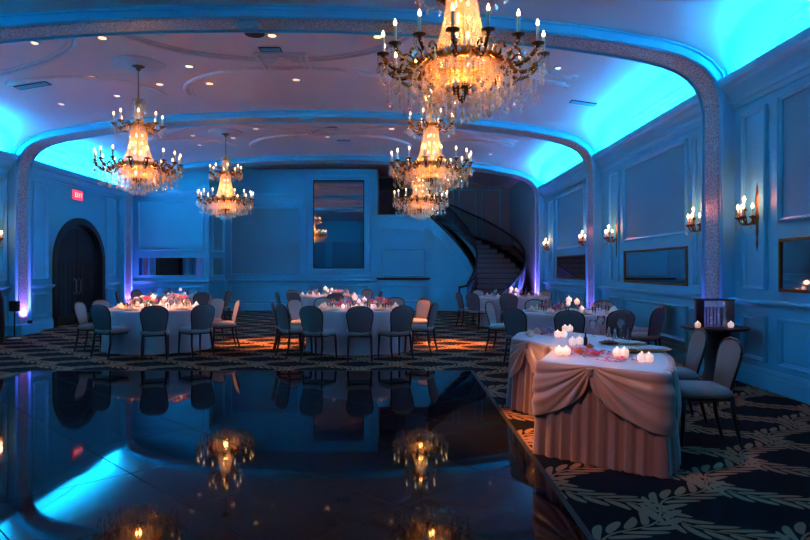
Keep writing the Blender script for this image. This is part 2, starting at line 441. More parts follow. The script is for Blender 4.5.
# side wall mouldings per bay
bays = [(YF, ARCH[0]), (ARCH[0]+AT, ARCH[1]), (ARCH[1]+AT, ARCH[2]), (ARCH[2]+AT, 24.9)]
for bi, (a, b) in enumerate(bays):
    segsL = [(a, b)]
    if bi == 2: segsL = [(a, DY_0-.0), (DY_1+.0, b)]
    if bi == 3: segsL = [(a, a+.35)]
    for (p, q) in segsL:
        strip(wl, (XL,0,0), (0,1,0), (1,0,0), p, q, RAIL, 'chair_rail'); strip(wl, (XL,0,0), (0,1,0), (1,0,0), p, q, BASE, 'skirting')
    strip(wr, (XR,0,0), (0,1,0), (-1,0,0), a, b, RAIL, 'chair_rail'); strip(wr, (XR,0,0), (0,1,0), (-1,0,0), a, b, BASE, 'skirting')
    if bi < 3:
        strip(wl, (XL,0,0), (0,1,0), (1,0,0), a, b, CORN, 'cornice'); strip(wr, (XR,0,0), (0,1,0), (-1,0,0), a, b, CORN, 'cornice')
NR = (-1,0,0); NL = (1,0,0)
# bay: narrow, big, narrow   (y ranges read off the picture)
def bayR(n0, big, n1):
    if n0: panelset(wr, (XR,0,0), (0,1,0), NR, [(n0[0], n0[1], 1.22, 3.5)], fabric=False)
    if n1: panelset(wr, (XR,0,0), (0,1,0), NR, [(n1[0], n1[1], 1.22, 3.5)], fabric=False)
    panelset(wr, (XR,0,0), (0,1,0), NR, [(big[0], big[1], 2.03, 3.52)])
    L = [(big[0], big[1], .33, .90)]
    if n0: L.append((n0[0], n0[1], .33, .90))
    if n1: L.append((n1[0], n1[1], .33, .90))
    panelset(wr, (XR,0,0), (0,1,0), NR, L, fabric=False)
bayR((-.2,.35), (-2.6,-.5), None); bayR((2.0,2.5), (4.75,7.45), (7.7,8.24)); bayR(None, (2.75,4.5), None)
bayR((9.22,9.6), (9.84,12.6), (12.9,13.42)); bayR((14.78,15.1), (15.3,18.0), (18.3,18.9))
def wall_mirror(side, y0, y1, label, z0=1.21, z1=1.84):
    X, s = (XR, -1) if side == 'R' else (XL, 1)
    t = empty('wall_mirror', (X, (y0+y1)/2, z0)); tag(t, label, 'mirror', 'low mirrors set in the side walls')
    h = (y1-y0)/2; H = z1-z0
    MB().box(min(s*.0, s*.012), max(0, s*.012), -h+.03, h-.03, .03, H-.03).build('mirror_glass', 'mirror', t)
    f = MB()
    a, b = sorted((0, s*.03))
    f.box(a, b, -h, h, 0, .04); f.box(a, b, -h, h, H-.04, H); f.box(a, b, -h, -h+.04, .04, H-.04); f.box(a, b, h-.04, h, .04, H-.04)
    f.build('mirror_frame', 'bronze', t, bevel=.006)
wall_mirror('R', 4.75, 7.45, 'wide low wall mirror nearest the camera, cut by the right edge')
wall_mirror('R', 9.84, 12.6, 'wide low mirror on the right wall between the two nearest pilasters')
wall_mirror('R', 15.3, 18.0, 'dark low mirror on the right wall behind the farthest round tables')
# left
panelset(wl, (XL,0,0), (0,1,0), NL, [(13.3,13.95,1.22,3.5),(9.3,9.9,1.22,3.5),(15.0,15.6,1.24,3.55),(18.72,19.3,1.3,3.6)], fabric=False)
panelset(wl, (XL,0,0), (0,1,0), NL, [(10.1,13.1,2.03,3.52),(4.0,7.0,2.03,3.52)])
panelset(wl, (XL,0,0), (0,1,0), NL, [(13.3,13.95,.33,.9),(10.1,13.1,.33,.9),(15.0,15.6,.33,.9),(18.72,19.3,.33,.9)], fabric=False)

# ---------------------------------------------------------------- arches
def arch(idx, y0):
    full = [(-u, z) for (u, z) in PROF][::-1] + PROF[1:]
    full[0] = (full[0][0], 0.0)
    def outer(u, z):
        au = abs(u)
        if au > 6.46 or z < 3.75: return (math.copysign(6.62, u), z)
        return None
    inner = []
    for (u, z) in full: inner.append((CX+u, z))
    # outward offset by normals then clamped to the wall line
    out = []
    n = len(inner)
    for i, (x, z) in enumerate(inner):
        a = inner[max(0, i-1)]; b = inner[min(n-1, i+1)]
        tx, tz = b[0]-a[0], b[1]-a[1]; L = math.hypot(tx, tz); nx, nz = -tz/L, tx/L   # left normal -> outward for left-to-right path
        ox, oz = x+nx*.30, z+nz*.30
        u = ox-CX
        if abs(u) > 6.62 or i in (0, n-1): ox = CX+math.copysign(6.62, u)
        if i in (0, n-1): oz = 0
        oz = min(oz, 5.12)
        out.append((ox, oz))
    y1 = y0+AT
    vs = []
    for (pl) in (inner, out):
        for y in (y0, y1):
            vs += [(x, y, z) for (x, z) in pl]
    fs = []
    for i in range(n-1):
        fs.append((i, i+1, n+i+1, n+i))                 # soffit
        fs.append((i, 2*n+i, 2*n+i+1, i+1))             # front
        fs.append((n+i, n+i+1, 3*n+i+1, 3*n+i))         # back
        fs.append((2*n+i, 3*n+i, 3*n+i+1, 2*n+i+1))
    o = MB().add(vs, fs).build('trim_%d' % idx, 'trim'); struct(o)
    # relief band on the soffit / inner face, raised 12 mm
    rb = MB(); vs = []; fine = []
    for i in range(n):
        x, z = inner[i]
        a = inner[max(0, i-1)]; b = inner[min(n-1, i+1)]
        tx, tz = b[0]-a[0], b[1]-a[1]; L = math.hypot(tx, tz); nx, nz = tz/L, -tx/L
        zz = max(z, .24)
        vs += [(x+nx*.0, y0+.11, zz+nz*0), (x+nx*.014, y0+.125, zz+nz*.014), (x+nx*.014, y1-.125, zz+nz*.014), (x, y1-.11, zz)]
    for i in range(n-1):
        for j in range(3): fs = None or fs; rb.f.append((i*4+j, i*4+j+1, i*4+4+j+1, i*4+4+j))
    rb.v = [tuple(v) for v in vs]
    rb.build('relief_band', 'relief', o)
    # edge beads
    for yy, r in ((y0+.03, .028), (y0+.095, .014), (y1-.03, .028), (y1-.095, .014)):
        MB().tube([(x, yy, max(z, .24)) for (x, z) in inner], r, 6).build('bead_molding', 'trim', o, smooth=True)
    # face moulding stepping up to the ceiling
    for k, d in enumerate((.10, .17)):
        pts = []
        for i in range(1, n-1):
            x, z = inner[i]; ox, oz = out[i]
            t = d/.30; X = x+(ox-x)*t; Z = z+(oz-z)*t
            if abs(X-CX) < 6.6: pts.append((X, y0-.008, Z))
        MB().tube(pts, .018, 6).build('face_molding', 'trim', o, smooth=True)
    # plinths
    for s in (-1, 1):
        p = MB(); xi = CX+s*6.47; xo = CX+s*6.62
        a, b = sorted((xi-s*.20, xo))
        p.box(a, b, y0-.08, y1+.08, 0, .18)
        a, b = sorted((xi-s*.23, xo)); p.box(a, b, y0-.11, y1+.11, .18, .24)
        p.build('plinth', 'trim', o, bevel=.01)
    return o
for i, y in enumerate(ARCH):
    o = arch(i+1, y)
    if i < 2:   # round boss at the crown
        MB().lathe([(.0,-.035),(.06,-.03),(.08,-.012),(.13,-.014),(.15,-.03),(.17,-.012),(.175,0)], 24, (CX, y+.3, 4.89)).build('crown_boss', 'trim', o, smooth=True)

# ---------------------------------------------------------------- left rear block and back wall
blk = MB().box(XL, -6.25, 20.6, YB, 0, 4.95).build('wall_block', 'wall'); struct(blk)
F = ((0,20.6,0), (1,0,0), (0,-1,0))
strip(blk, *F, XL, -6.25, RAIL, 'chair_rail'); strip(blk, *F, XL, -6.25, BASE, 'skirting')
strip(blk, *F, XL, -6.25, [(0,3.82),(.03,3.82),(.05,3.88),(.10,3.94),(.12,4.0),(0,4.02)], 'cornice')
panelset(blk, *F, [(-8.55,-6.42,2.07,3.68)], fabric=False)
panelset(blk, *F, [(-8.55,-6.42,.33,.9)], fabric=False)
S = ((-6.25,0,0), (0,1,0), (1,0,0))
strip(blk, *S, 20.6, YB, RAIL, 'chair_rail'); strip(blk, *S, 20.6, YB, BASE, 'skirting')
strip(blk, *S, 20.6, YB, [(0,3.82),(.03,3.82),(.05,3.88),(.10,3.94),(.12,4.0),(0,4.02)], 'cornice')
panelset(blk, *S, [(20.9,22.2,2.07,3.68),(20.9,22.2,1.24,1.9)])
t = empty('wall_mirror', (-7.47,20.6,1.24)); tag(t, 'wide low mirror in the blue corner block left of the rear wall', 'mirror')
MB().box(-1.07,1.07,-.012,0,.03,.61).build('mirror_glass','mirror',t)
f = MB(); f.box(-1.1,1.1,-.03,0,0,.035); f.box(-1.1,1.1,-.03,0,.605,.64); f.box(-1.1,-1.065,-.03,0,.035,.605); f.box(1.065,1.1,-.03,0,.035,.605)
f.build('mirror_frame','trim',t,bevel=.005)

bw = MB()
bw.box(-6.25, -.80, YB, YB+.15, 0, 5.05)
bw.box(-.80, 1.0, YB, YB+.15, 0, 3.4)
bw = bw.build('wall_back', 'wall'); struct(bw)
B = ((0,YB,0), (1,0,0), (0,-1,0))
strip(bw, *B, -6.25, -.80, RAIL, 'chair_rail'); strip(bw, *B, -6.25, 1.0, BASE, 'skirting')
strip(bw, *B, -6.25, -3.45, [(0,3.85),(.03,3.85),(.05,3.90),(.06,4.02),(.12,4.08),(.14,4.16),(0,4.18)], 'cornice')
panelset(bw, *B, [(-6.05,-3.6,1.27,3.69)])
panelset(bw, *B, [(-6.05,-3.6,.33,.9),(-3.3,-1.1,.33,.9),(-.7,.95,.33,.9)], fabric=False)
MB().box(-3.42,-1.0,YB-.06,YB,1.1,5.05).build('chimney_breast','wall',bw)
panelset(bw, (0,YB-.06,0),(1,0,0),(0,-1,0), [(-3.34,-1.06,1.2,4.86)], fabric=False, w=.07)
panelset(bw, (0,YB-.06,0),(1,0,0),(0,-1,0), [(-3.13,-1.24,1.42,4.68)], fabric=False, w=.06)
panelset(bw, *B, [(-.62,.92,1.22,2.2)], fabric=False)
MB().box(-.8,1.0,YB-.05,YB+.02,3.32,3.42).build('ledge_trim','trim',bw,bevel=.01)
MB().tube([(-.7,YB-.01,2.9),(.6,YB-.01,2.9),(1.0,YB-.01,2.7)],.015,6).build('line_molding','trim',bw)
# ceiling over the rear strip is the ceiling mesh; header band over the stairs
mt = empty('tall_mirror', (-2.18,YB-.06,1.5)); tag(mt,'tall framed mirror on the rear wall reflecting a chandelier','mirror')
MB().box(-.88,.88,-.02,-.002,.02,3.12).build('mirror_glass','mirror',mt)
f = MB(); f.box(-.91,.91,-.03,0,0,.03); f.box(-.91,.91,-.03,0,3.11,3.14); f.box(-.91,-.88,-.03,0,.03,3.11); f.box(.88,.91,-.03,0,.03,3.11)
f.build('mirror_frame','black_metal',mt)
sh = MB().box(-.9,1.02,-.12,0,-.05,0).box(-.86,.98,-.08,0,-.08,-.05).build('wall_shelf','dark_wood',None,bevel=.004,loc=(.06,YB,1.17)); tag(sh,'thin black shelf along the rear wall under the blue panel','shelf')
# balcony box (dark) and alcove behind the stair
bal = MB()
bal.box(-.95,-.80,YB+.15,24.75,3.4,5.05); bal.box(-.95,4.5,24.75,24.9,0,5.2)
bal = bal.build('wall_alcove','alcove'); struct(bal)
panelset(bal,(0,24.75,0),(1,0,0),(0,-1,0),[(1.35,2.1,.4,4.6),(2.3,3.0,.4,4.6),(3.2,3.95,.4,4.6)],fabric=False)
MB().box(-.95,.2,24.4,24.74,3.4,5.0).build('balcony_screen','dark_wood',bal)
struct(MB().box(4.32,4.5,20.2,24.75,0,5.15).build('wall_alcove_side','alcove'))
st_l = MB().box(-.80,1.1,YB+.15,24.74,3.2,3.4).build('floor_landing','dark_wood'); struct(st_l)

# ---------------------------------------------------------------- curved staircase
SC = (1.0, 20.95); RI, RO = 1.55, 3.12
A0, A1, ZT = -45., 90., 3.4
def sp(r, a, z): return (SC[0]+r*math.cos(math.radians(a)), SC[1]+r*math.sin(math.radians(a)), z)
def sz(a): return max(0, ZT*(a-A0)/(A1-A0))
drum = MB(); NN = 40; vs = []
for i in range(NN+1):
    a = -8+98*i/NN
    for r in (RI-.06, RI): vs += [sp(r, a, 0), sp(r, a, sz(a)-.02)]
fs = []
for i in range(NN):
    b = i*4; c = b+4
    fs += [(b, b+1, c+1, c), (b+2, c+2, c+3, b+3), (b+1, b+3, c+3, c+1)]
drum.add(vs, fs); dwl = drum.build('wall_drum', 'wall', smooth=False); struct(dwl)
MB().tube([sp(RI-.07, a, sz(a)-.45) for a in range(20, 91, 5)], .015, 6).build('line_molding', 'trim', dwl)
st = empty('curved_staircase', (SC[0], SC[1], 0)); tag(st, 'curved dark staircase with glass balustrade rising to the balcony', 'staircase')
def loc(p): return (p[0]-SC[0], p[1]-SC[1], p[2])
NS = 20
M['stair'] = mat('stair_carpet', (.035, .028, .03), .8, noise=.5, nscale=14)
M['riser'] = mat('stair_riser', (.11, .095, .09), .6, noise=.4, nscale=9)
for i in range(NS):
    a0 = A0+(A1-A0)*i/NS; a1 = A0+(A1-A0)*(i+1)/NS; z1 = ZT*(i+1)/NS; z0 = max(0, z1-.45)
    m = MB(); P = [loc(sp(RI+.02, a0, 0)), loc(sp(RO-.02, a0, 0)), loc(sp(RO-.02, (a0+a1)/2, 0)), loc(sp(RO-.02, a1, 0)), loc(sp(RI+.02, a1, 0)), loc(sp(RI+.02, (a0+a1)/2, 0))]
    vs = [(x, y, z0) for x, y, _ in P]+[(x, y, z1-.03) for x, y, _ in P]
    m.add(vs, [(5,4,3,2,1,0),(6,7,8,9,10,11)]+[(k, (k+1) % 6, 6+(k+1) % 6, 6+k) for k in range(6)])
    s_ = m.build('step', 'riser', st)
    P = [loc(sp(RI+.02, a0-.8, 0)), loc(sp(RO-.02, a0-.8, 0)), loc(sp(RO-.02, a1, 0)), loc(sp(RI+.02, a1, 0))]
    m = MB(); vs = [(x, y, z1-.03) for x, y, _ in P]+[(x, y, z1) for x, y, _ in P]
    m.add(vs, [(3,2,1,0),(4,5,6,7)]+[(k, (k+1) % 4, 4+(k+1) % 4, 4+k) for k in range(4)]); m.build('tread', 'stair', s_)
angs = [A0+(A1-A0)*i/36 for i in range(37)]
for r in (RI, RO):
    rail = [loc(sp(r, a, sz(a)+.95)) for a in angs]
    if r == RI: rail = [(rail[0][0]-.25, rail[0][1]-.25, .9)]+rail
    MB().tube(rail, .035, 8).build('handrail', 'black_metal', st, smooth=True)
    v = []; fs = []
    for i, a in enumerate(angs):
        for dr_ in (-.02, .02):
            v += [loc(sp(r+dr_, a, max(0, sz(a)-.42))), loc(sp(r+dr_, a, sz(a)+.10))]
    for i in range(36):
        b = i*4; c = b+4; fs += [(b,c,c+1,b+1),(b+2,b+3,c+3,c+2),(b+1,c+1,c+3,b+3),(b,b+2,c+2,c)]
    MB().add(v, fs+[(0,1,3,2),(144,146,147,145)]).build('stringer', 'black_metal', st)
    v = []; fs = []
    for i, a in enumerate(angs):
        for dr_ in (-.006, .006):
            v += [loc(sp(r+dr_, a, sz(a)+.09)), loc(sp(r+dr_, a, sz(a)+.94))]
    for i in range(36):
        b = i*4; c = b+4; fs += [(b,c,c+1,b+1),(b+2,b+3,c+3,c+2),(b+1,c+1,c+3,b+3),(b,b+2,c+2,c)]
    MB().add(v, fs).build('glass_balustrade', 'rail_glass', st, smooth=True)
p = loc(sp(RI, A0, 0)); MB().lathe([(.05,0),(.05,.03),(.025,.05),(.025,.93),(.04,.95)], 10, (p[0]-.25,p[1]-.25,0)).build('newel_post','black_metal',st)
p = loc(sp(RO, A0, 0)); MB().lathe([(.05,0),(.05,.03),(.025,.05),(.025,.93),(.04,.95)], 10, (p[0],p[1],0)).build('newel_post','black_metal',st)
# balcony railing
br = empty('balcony_railing', (.1,YB+.25,3.4)); tag(br,'glass railing with black top rail in the dark balcony opening','railing')
MB().tube([(-.85,0,.95),(.9,0,.95)],.03,8).build('handrail','black_metal',br)
MB().box(-.85,.85,-.006,.006,.0,.93).build('glass_panel','rail_glass',br)

# ---------------------------------------------------------------- ceiling fixtures
def ceil_at(x): return ceil_z(x-CX)
DL = [(-5.8,9.98),(-4.7,9.95),(-3.73,9.75),(-5.75,11.75),(-3.8,11.2+.15),(-4.75,12.45),(-3.75,12.4),(-5.85,13.0),(-7.0,13.0),(-2.0,9.85),(-.35,9.9),(-2.0,12.15),
      (2.7,10.7),(1.6,12.6),
      (-3.75,16.4),(-4.65,17.55),(-3.6,17.6),(-5.8,18.2),(-5.6,17.0),(-.22,16.4),(-2.0,17.4),(-.4,17.5),(2.7,18.7)]
DL = [(x, y) for (x, y) in DL if all(not (a-.1 < y < a+AT+.1) for a in ARCH)]
lab_dl = 'small round recessed downlight glowing amber in the ceiling'
dl_t = None
for (x, y) in DL:
    z = ceil_at(x)
    if dl_t is None:
        t = empty('recessed_downlight', (x, y, z)); 
        MB().lathe([(.062,-.003),(.085,-.012),(.10,-.002),(.10,.02),(.062,.02)], 20, close=False).build('trim_ring', 'trim', t, smooth=True)
        MB().lathe([(.0001,-.004),(.063,-.004)], 20, close=False).build('lens', 'downlight', t)
        dl_t = snapshot(t)
    else: t = copy_tree(dl_t); t.location = (x, y, z)
    tag(t, lab_dl, 'light', 'recessed ceiling downlights')
M['vent'] = mat('dark_vent', (.03,.03,.035), .6)
vents = [(-2.15,10.45,'dark slotted air vent near the middle of the nearer ceiling bay',.36,.2),(-6.85,11.75,'long slotted air vent on the blue left side of the ceiling',.6,.22),
         (-1.6,17.9,'dark slotted air vent in the middle of the far ceiling bay',.36,.2),(3.6,13.0-.6,'slotted air vent on the cyan right side of the ceiling',.5,.2),(2.45,8.0-.4,'dark slotted air vent at the top right before the nearest arch',.5,.2)]
for (x, y, lab, w, d) in vents:
    sl = (ceil_at(x+.1)-ceil_at(x-.1))/.2
    t = empty('air_vent', (x, y, ceil_at(x)-.01)); tag(t, lab, 'vent', 'ceiling air vents'); t.rotation_euler.y = -math.atan(sl)
    MB().box(-w/2,w/2,-d/2,d/2,-.004,.01).build('vent_frame','vent',t)
    s_ = MB()
    for k in range(4): s_.box(-w/2+.02,w/2-.02,-d/2+.03+k*(d-.06)/4,-d/2+.045+k*(d-.06)/4,-.012,-.004)
    s_.build('vent_slats','trim',t)
for (x, y, lab) in ((-2.25,10.0-.25,'round dark ceiling speaker grille beside the square moulding'),(-1.75,16.3,'round dark ceiling speaker grille in the far bay')):
    t = tag(MB().lathe([(.0001,-.012),(.13,-.012),(.15,-.02),(.16,0)],24,close=False).build('ceiling_speaker','vent',loc=(x,y,ceil_at(x))),lab,'speaker','ceiling speakers')

# exit sign
ex = empty('exit_sign', (XL, 17.05, 3.46)); tag(ex, 'red lit exit sign on the left wall above the arched doors', 'sign')
MB().box(.0,.05,-.23,.23,-.11,.14).build('sign_box','exit_red',ex,bevel=.005)
def letters(txt):
    L = {'E': [(0,0,.2,1),(0,0,1,.18),(0,.41,.8,.59),(0,.82,1,1)], 'I': [(.38,0,.62,1)], 'T': [(.38,0,.62,1),(0,.82,1,1)]}
    m = MB(); x = 0; W, H, G = .07, .12, .025; tot = 4*W+3*G
    for i, c in enumerate(txt):
        y0 = -tot/2+i*(W+G)
        if c == 'X':
            for (a, b) in ((0, 1), (1, 0)):
                p = y0+W*a; q = y0+W*b; d = .010
                m.add([(.052,p-d,-.045),(.052,p+d,-.045),(.052,q+d,-.045+H),(.052,q-d,-.045+H)], [(0,1,2,3)])
        else:
            for (a, b, c2, d) in L[c]: m.box(.05,.053,y0+W*a,y0+W*c2,-.045+H*b,-.045+H*d)
    return m
letters('EXIT').build('sign_letters','exit_letters',ex)

# ---------------------------------------------------------------- chandelier
def pendant_mb(L=.16, r=.016):
    m = MB(); z = -.012
    while z > -L+.07: m.octa((0,0,z), .0085, .010); z -= .022
    m.lathe([(.001,z+.0),(r*.45,z-.018),(r,z-.045),(r*.8,z-.062),(.001,z-.075)], 6)
    return m
def make_chandelier():
    c = empty('crystal_chandelier', (0,0,0))
    MB().lathe([(.001,-.11),(.03,-.10),(.05,-.06),(.11,-.035),(.12,-.0),(.0,.0)], 18).build('canopy','bronze',c,smooth=True)
    m = MB(); z = -.10; k = 0
    while z > -.60:
        m.tube([(math.cos(a)*.012*(k % 2), math.cos(a)*.012*((k+1) % 2), z-.022+math.sin(a)*.026) for a in [2*PI*i/8 for i in range(8)]], .005, 4, closed=True); z -= .038; k += 1
    m.build('chain','bronze',c)
    MB().tube([(0,0,-.58),(0,0,-2.0)],.018,8).build('stem','gold',c)
    # crown
    m = MB()
    for i in range(8):
        a = 2*PI*i/8; ca, sa = math.cos(a), math.sin(a)
        m.tube([(ca*.02,sa*.02,-.66),(ca*.07,sa*.07,-.60),(ca*.11,sa*.11,-.63),(ca*.12,sa*.12,-.69)], .006, 5)
    m.lathe([(.02,-.66),(.06,-.68),(.075,-.72),(.05,-.745),(.02,-.76)],16)
    m.build('crown','gold',c,smooth=True)
    m = MB()
    for i in range(16):
        a = 2*PI*i/16; ca, sa = math.cos(a), math.sin(a)
        r0 = .12 if i % 2 else .08
        for j in range(5): m.octa((ca*r0,sa*r0,-.71-j*.024),.011,.012)
        m.octa((ca*r0,sa*r0,-.86),.017,.03)
    tag(m.build('crown_crystals','beads',c),kind='stuff')
    # beaded strands: neck, basket, bowl
    def strands(prof, n, name, br=.0095):
        m = MB()
        Ls = [0]
        for (a, b) in zip(prof, prof[1:]): Ls.append(Ls[-1]+math.hypot(b[0]-a[0], b[1]-a[1]))
        cnt = int(Ls[-1]/(br*2.4))
        for i in range(n):
            an = 2*PI*(i+.5)/n
            for j in range(cnt+1):
                s = Ls[-1]*j/cnt; k = 0
                while k < len(prof)-2 and Ls[k+1] < s: k += 1
                t = (s-Ls[k])/(Ls[k+1]-Ls[k]); r = prof[k][0]+(prof[k+1][0]-prof[k][0])*t; z = prof[k][1]+(prof[k+1][1]-prof[k][1])*t
                m.octa((r*math.cos(an), r*math.sin(an), z), br)
        return tag(m.build(name,'beads',c),kind='stuff')
    strands([(.05,-.76),(.06,-.90),(.10,-1.04)], 14, 'neck_beads')
    strands([(.12,-1.10),(.135,-1.25),(.165,-1.45),(.21,-1.62),(.30,-1.78)], 40, 'basket_beads', .0115)
    strands([(.08,-1.10),(.095,-1.25),(.115,-1.45),(.15,-1.62),(.2,-1.78)], 20, 'inner_beads', .0115)
    strands([(.33,-1.80),(.31,-1.90),(.24,-1.98),(.14,-2.02)], 42, 'bowl_beads', .0125)
    strands([(.27,-1.80),(.25,-1.87),(.19,-1.94),(.10,-1.98)], 26, 'inner_bowl_beads', .0125)
    m = MB()
    m.lathe([(.02,-1.0),(.09,-1.02),(.13,-1.06),(.13,-1.10),(.10,-1.12),(.02,-1.11)],20)
    m.build('upper_ring','gold',c,smooth=True)
    m = MB(); m.lathe([(.26,-1.77),(.34,-1.75),(.36,-1.79),(.34,-1.83),(.27,-1.82),(.26,-1.77)],28,close=False)
    for i in range(24):
        a = 2*PI*i/24; m.octa((.36*math.cos(a),.36*math.sin(a),-1.79),.02,.03)
    m.build('lower_ring','gold',c,smooth=True)
    MB().lathe([(.14,-1.99),(.145,-2.02),(.10,-2.06),(.04,-2.08),(.03,-2.12),(.001,-2.16)],18).build('bottom_finial','bronze',c,smooth=True)
    pen = pendant_mb(.17, .019); pl = pendant_mb(.24, .02); ps = pendant_mb(.12, .016)
    pm = {}
    def pend(mb, key, parent, p):
        if key not in pm: o = mb.build('pendant','crystal',parent); pm[key] = o.data
        else: o = bpy.data.objects.new('pendant', pm[key]); COL.objects.link(o); o.parent = parent
        o.location = p
        return o
    shared = {}
    def sub(name, fn, m_, parent, p, sm=True):
        if name not in shared: o = fn().build(name,m_,parent,smooth=sm); shared[name] = o.data
        else: o = bpy.data.objects.new(name, shared[name]); COL.objects.link(o); o.parent = parent
        o.location = p
    def arms(n, r0, z0, R, zc, off, tier):
        d = R-r0
        pts = [(r0,z0),(r0+d*.18,z0-.03),(r0+d*.36,z0-.095),(r0+d*.56,z0-.12),(r0+d*.78,z0-.09),(r0+d*.95,z0-.03),(R,zc-.03)]
        fine = []
        for i in range(len(pts)-1):   # catmull
            p0 = pts[max(0,i-1)]; p1 = pts[i]; p2 = pts[i+1]; p3 = pts[min(len(pts)-1,i+2)]
            for k in range(3):
                t = k/3
                fine.append(tuple(.5*((2*p1[j])+(-p0[j]+p2[j])*t+(2*p0[j]-5*p1[j]+4*p2[j]-p3[j])*t*t+(-p0[j]+3*p1[j]-3*p2[j]+p3[j])*t**3) for j in (0,1)))
        fine.append(pts[-1])
        am = MB(); am.tube([(x,0,z) for x,z in fine], .018 if tier else .013, 6)
        # scroll above the arm
        cx, cz, rr = r0+d*.42, z0-.03, .075 if tier else .045
        am.tube([(cx+rr*(1-k/16)*math.cos(k*.55),0,cz+rr*(1-k/16)*math.sin(k*.55)) for k in range(14)], .012, 5)
        me = None
        for i in range(n):
            a = off+2*PI*i/n
            if me is None: o = am.build('arm','arm_metal',c,smooth=True); me = o.data
            else: o = bpy.data.objects.new('arm', me); COL.objects.link(o); o.parent = c
            o.rotation_euler.z = a
            sub('drip_pan', lambda: MB().lathe([(.012,-.03),(.02,-.012),(.055,-.004),(.058,.006),(.03,.004),(.022,.02),(.012,.022)],12), 'bronze', o, (R,0,zc))
            sub('candle', lambda: MB().lathe([(.014,0),(.014,.125),(.010,.13)],8), 'candle_wax', o, (R,0,zc+.02))
            sub('bulb', lambda: MB().lathe([(.006,0),(.014,.014),(.0145,.026),(.008,.045),(.001,.062)],8), 'bulb', o, (R,0,zc+.148))
            if tier:
                pend(pen,'pen',o,(R+.045,0,zc)); pend(pen,'pen',o,(R-.0,.05,zc)); pend(pen,'pen',o,(R-.0,-.05,zc)); pend(pl,'pl',o,(r0+d*.62,0,z0-.125))
            else:
                pend(ps,'ps',o,(R+.04,0,zc)); pend(pen,'pen',o,(R-.02,.04,zc))
    arms(16, .32, -1.78, .71, -1.76, 2*PI/32-PI/2, 1)
    arms(8, .10, -1.05, .40, -1.07, 2*PI/16, 0)
    # rings of hanging pendants
    for (n, r, z, key, mb) in ((16,.66,-1.90,'pl',pl),(16,.48,-1.92,'pl',pl),(20,.36,-1.84,'pl',pl)):
        for i in range(n):
            a = 2*PI*(i+.25)/n
            o = pend(mb,key,c,(r*math.cos(a),r*math.sin(a),z))
    m = MB()
    # swagged bead chains between the arms + under-bowl drops
    for i in range(16):
        a0 = 2*PI*i/16+2*PI/32-PI/2; a1 = a0+2*PI/16
        for (R, z0, dip) in ((.72,-1.77,.14),(.60,-1.88,.10),(.44,-1.85,.12)):
            for k in range(13):
                t = k/12; a = a0+(a1-a0)*t
                m.octa((R*math.cos(a),R*math.sin(a),z0-dip*4*t*(1-t)),.0105)
            a = (a0+a1)/2; m.octa((R*math.cos(a),R*math.sin(a),z0-dip-.045),.02,.036)
    for i in range(8):
        a0 = 2*PI*i/8+2*PI/16; a1 = a0+2*PI/8
        for k in range(11):
            t = k/10; a = a0+(a1-a0)*t; m.octa((.41*math.cos(a),.41*math.sin(a),-1.08-.10*4*t*(1-t)),.010)
        a = (a0+a1)/2; m.octa((.41*math.cos(a),.41*math.sin(a),-1.22),.018,.034)
    for ring, (n, R, z) in enumerate(((12,.12,-2.06),(20,.24,-2.0),(26,.34,-1.92))):
        for i in range(n):
            a = 2*PI*(i+.5*ring)/n
            for k in range(8): m.octa((R*math.cos(a),R*math.sin(a),z-k*.024),.0095,.011)
            m.octa((R*math.cos(a),R*math.sin(a),z-.225),.019,.036)
    tag(m.build('bead_garlands','beads',c),kind='stuff')
    # small lamps inside the basket
    for z in (-1.28,-1.42,-1.58):
        for k in range(3):
            a = 2*PI*k/3+z*3
            sub('inner_lamp', lambda: MB().lathe([(.004,0),(.013,.014),(.015,.03),(.008,.05),(.001,.06)],8), 'bulb', c, (.06*math.cos(a),.06*math.sin(a),z))
    return c
chan = make_chandelier(); csnap = snapshot(chan)
clabs = {(0,1): 'largest crystal chandelier, nearest the camera and cut by the top edge',
         (1,0): 'crystal chandelier at left hanging over the table by the arched door',
         (1,1): 'crystal chandelier at right, directly below the largest one in the picture',
         (2,0): 'smaller far crystal chandelier, second from the left',
         (2,1): 'far right crystal chandelier, lowest of the three overlapping on the right'}
def point(name, loc, col, e, r=.05):
    l = bpy.data.lights.new(name,'POINT'); l.color = col; l.energy = e; l.shadow_soft_size = r
    o = bpy.data.objects.new(name, l); COL.objects.link(o); o.location = loc; return o
def spot(name, loc, tgt, col, e, ang, blend=.5, r=.03):
    l = bpy.data.lights.new(name,'SPOT'); l.color = col; l.energy = e; l.spot_size = math.radians(ang); l.spot_blend = blend; l.shadow_soft_size = r
    o = bpy.data.objects.new(name, l); COL.objects.link(o); o.location = loc
    o.rotation_euler = (Vector(tgt)-Vector(loc)).to_track_quat('-Z','Y').to_euler(); return o
WARM = (1, .37, .065)
first = True
for (iy, ix), lab in clabs.items():
    x, y = CH_X[ix], CH_Y[iy]; z = ceil_at(x)-.055
    if first: o = chan; first = False
    else: o = copy_tree(csnap)
    o.location = (x, y, z+.03); tag(o, lab, 'chandelier', 'crystal chandeliers')
    point('chandelier_lamp', (x, y, z-.93), WARM, 5, .03)
    point('chandelier_lamp', (x, y, z-1.50), WARM, 18, .04)
    point('chandelier_lamp', (x, y, z-1.84), WARM, 36, .04)

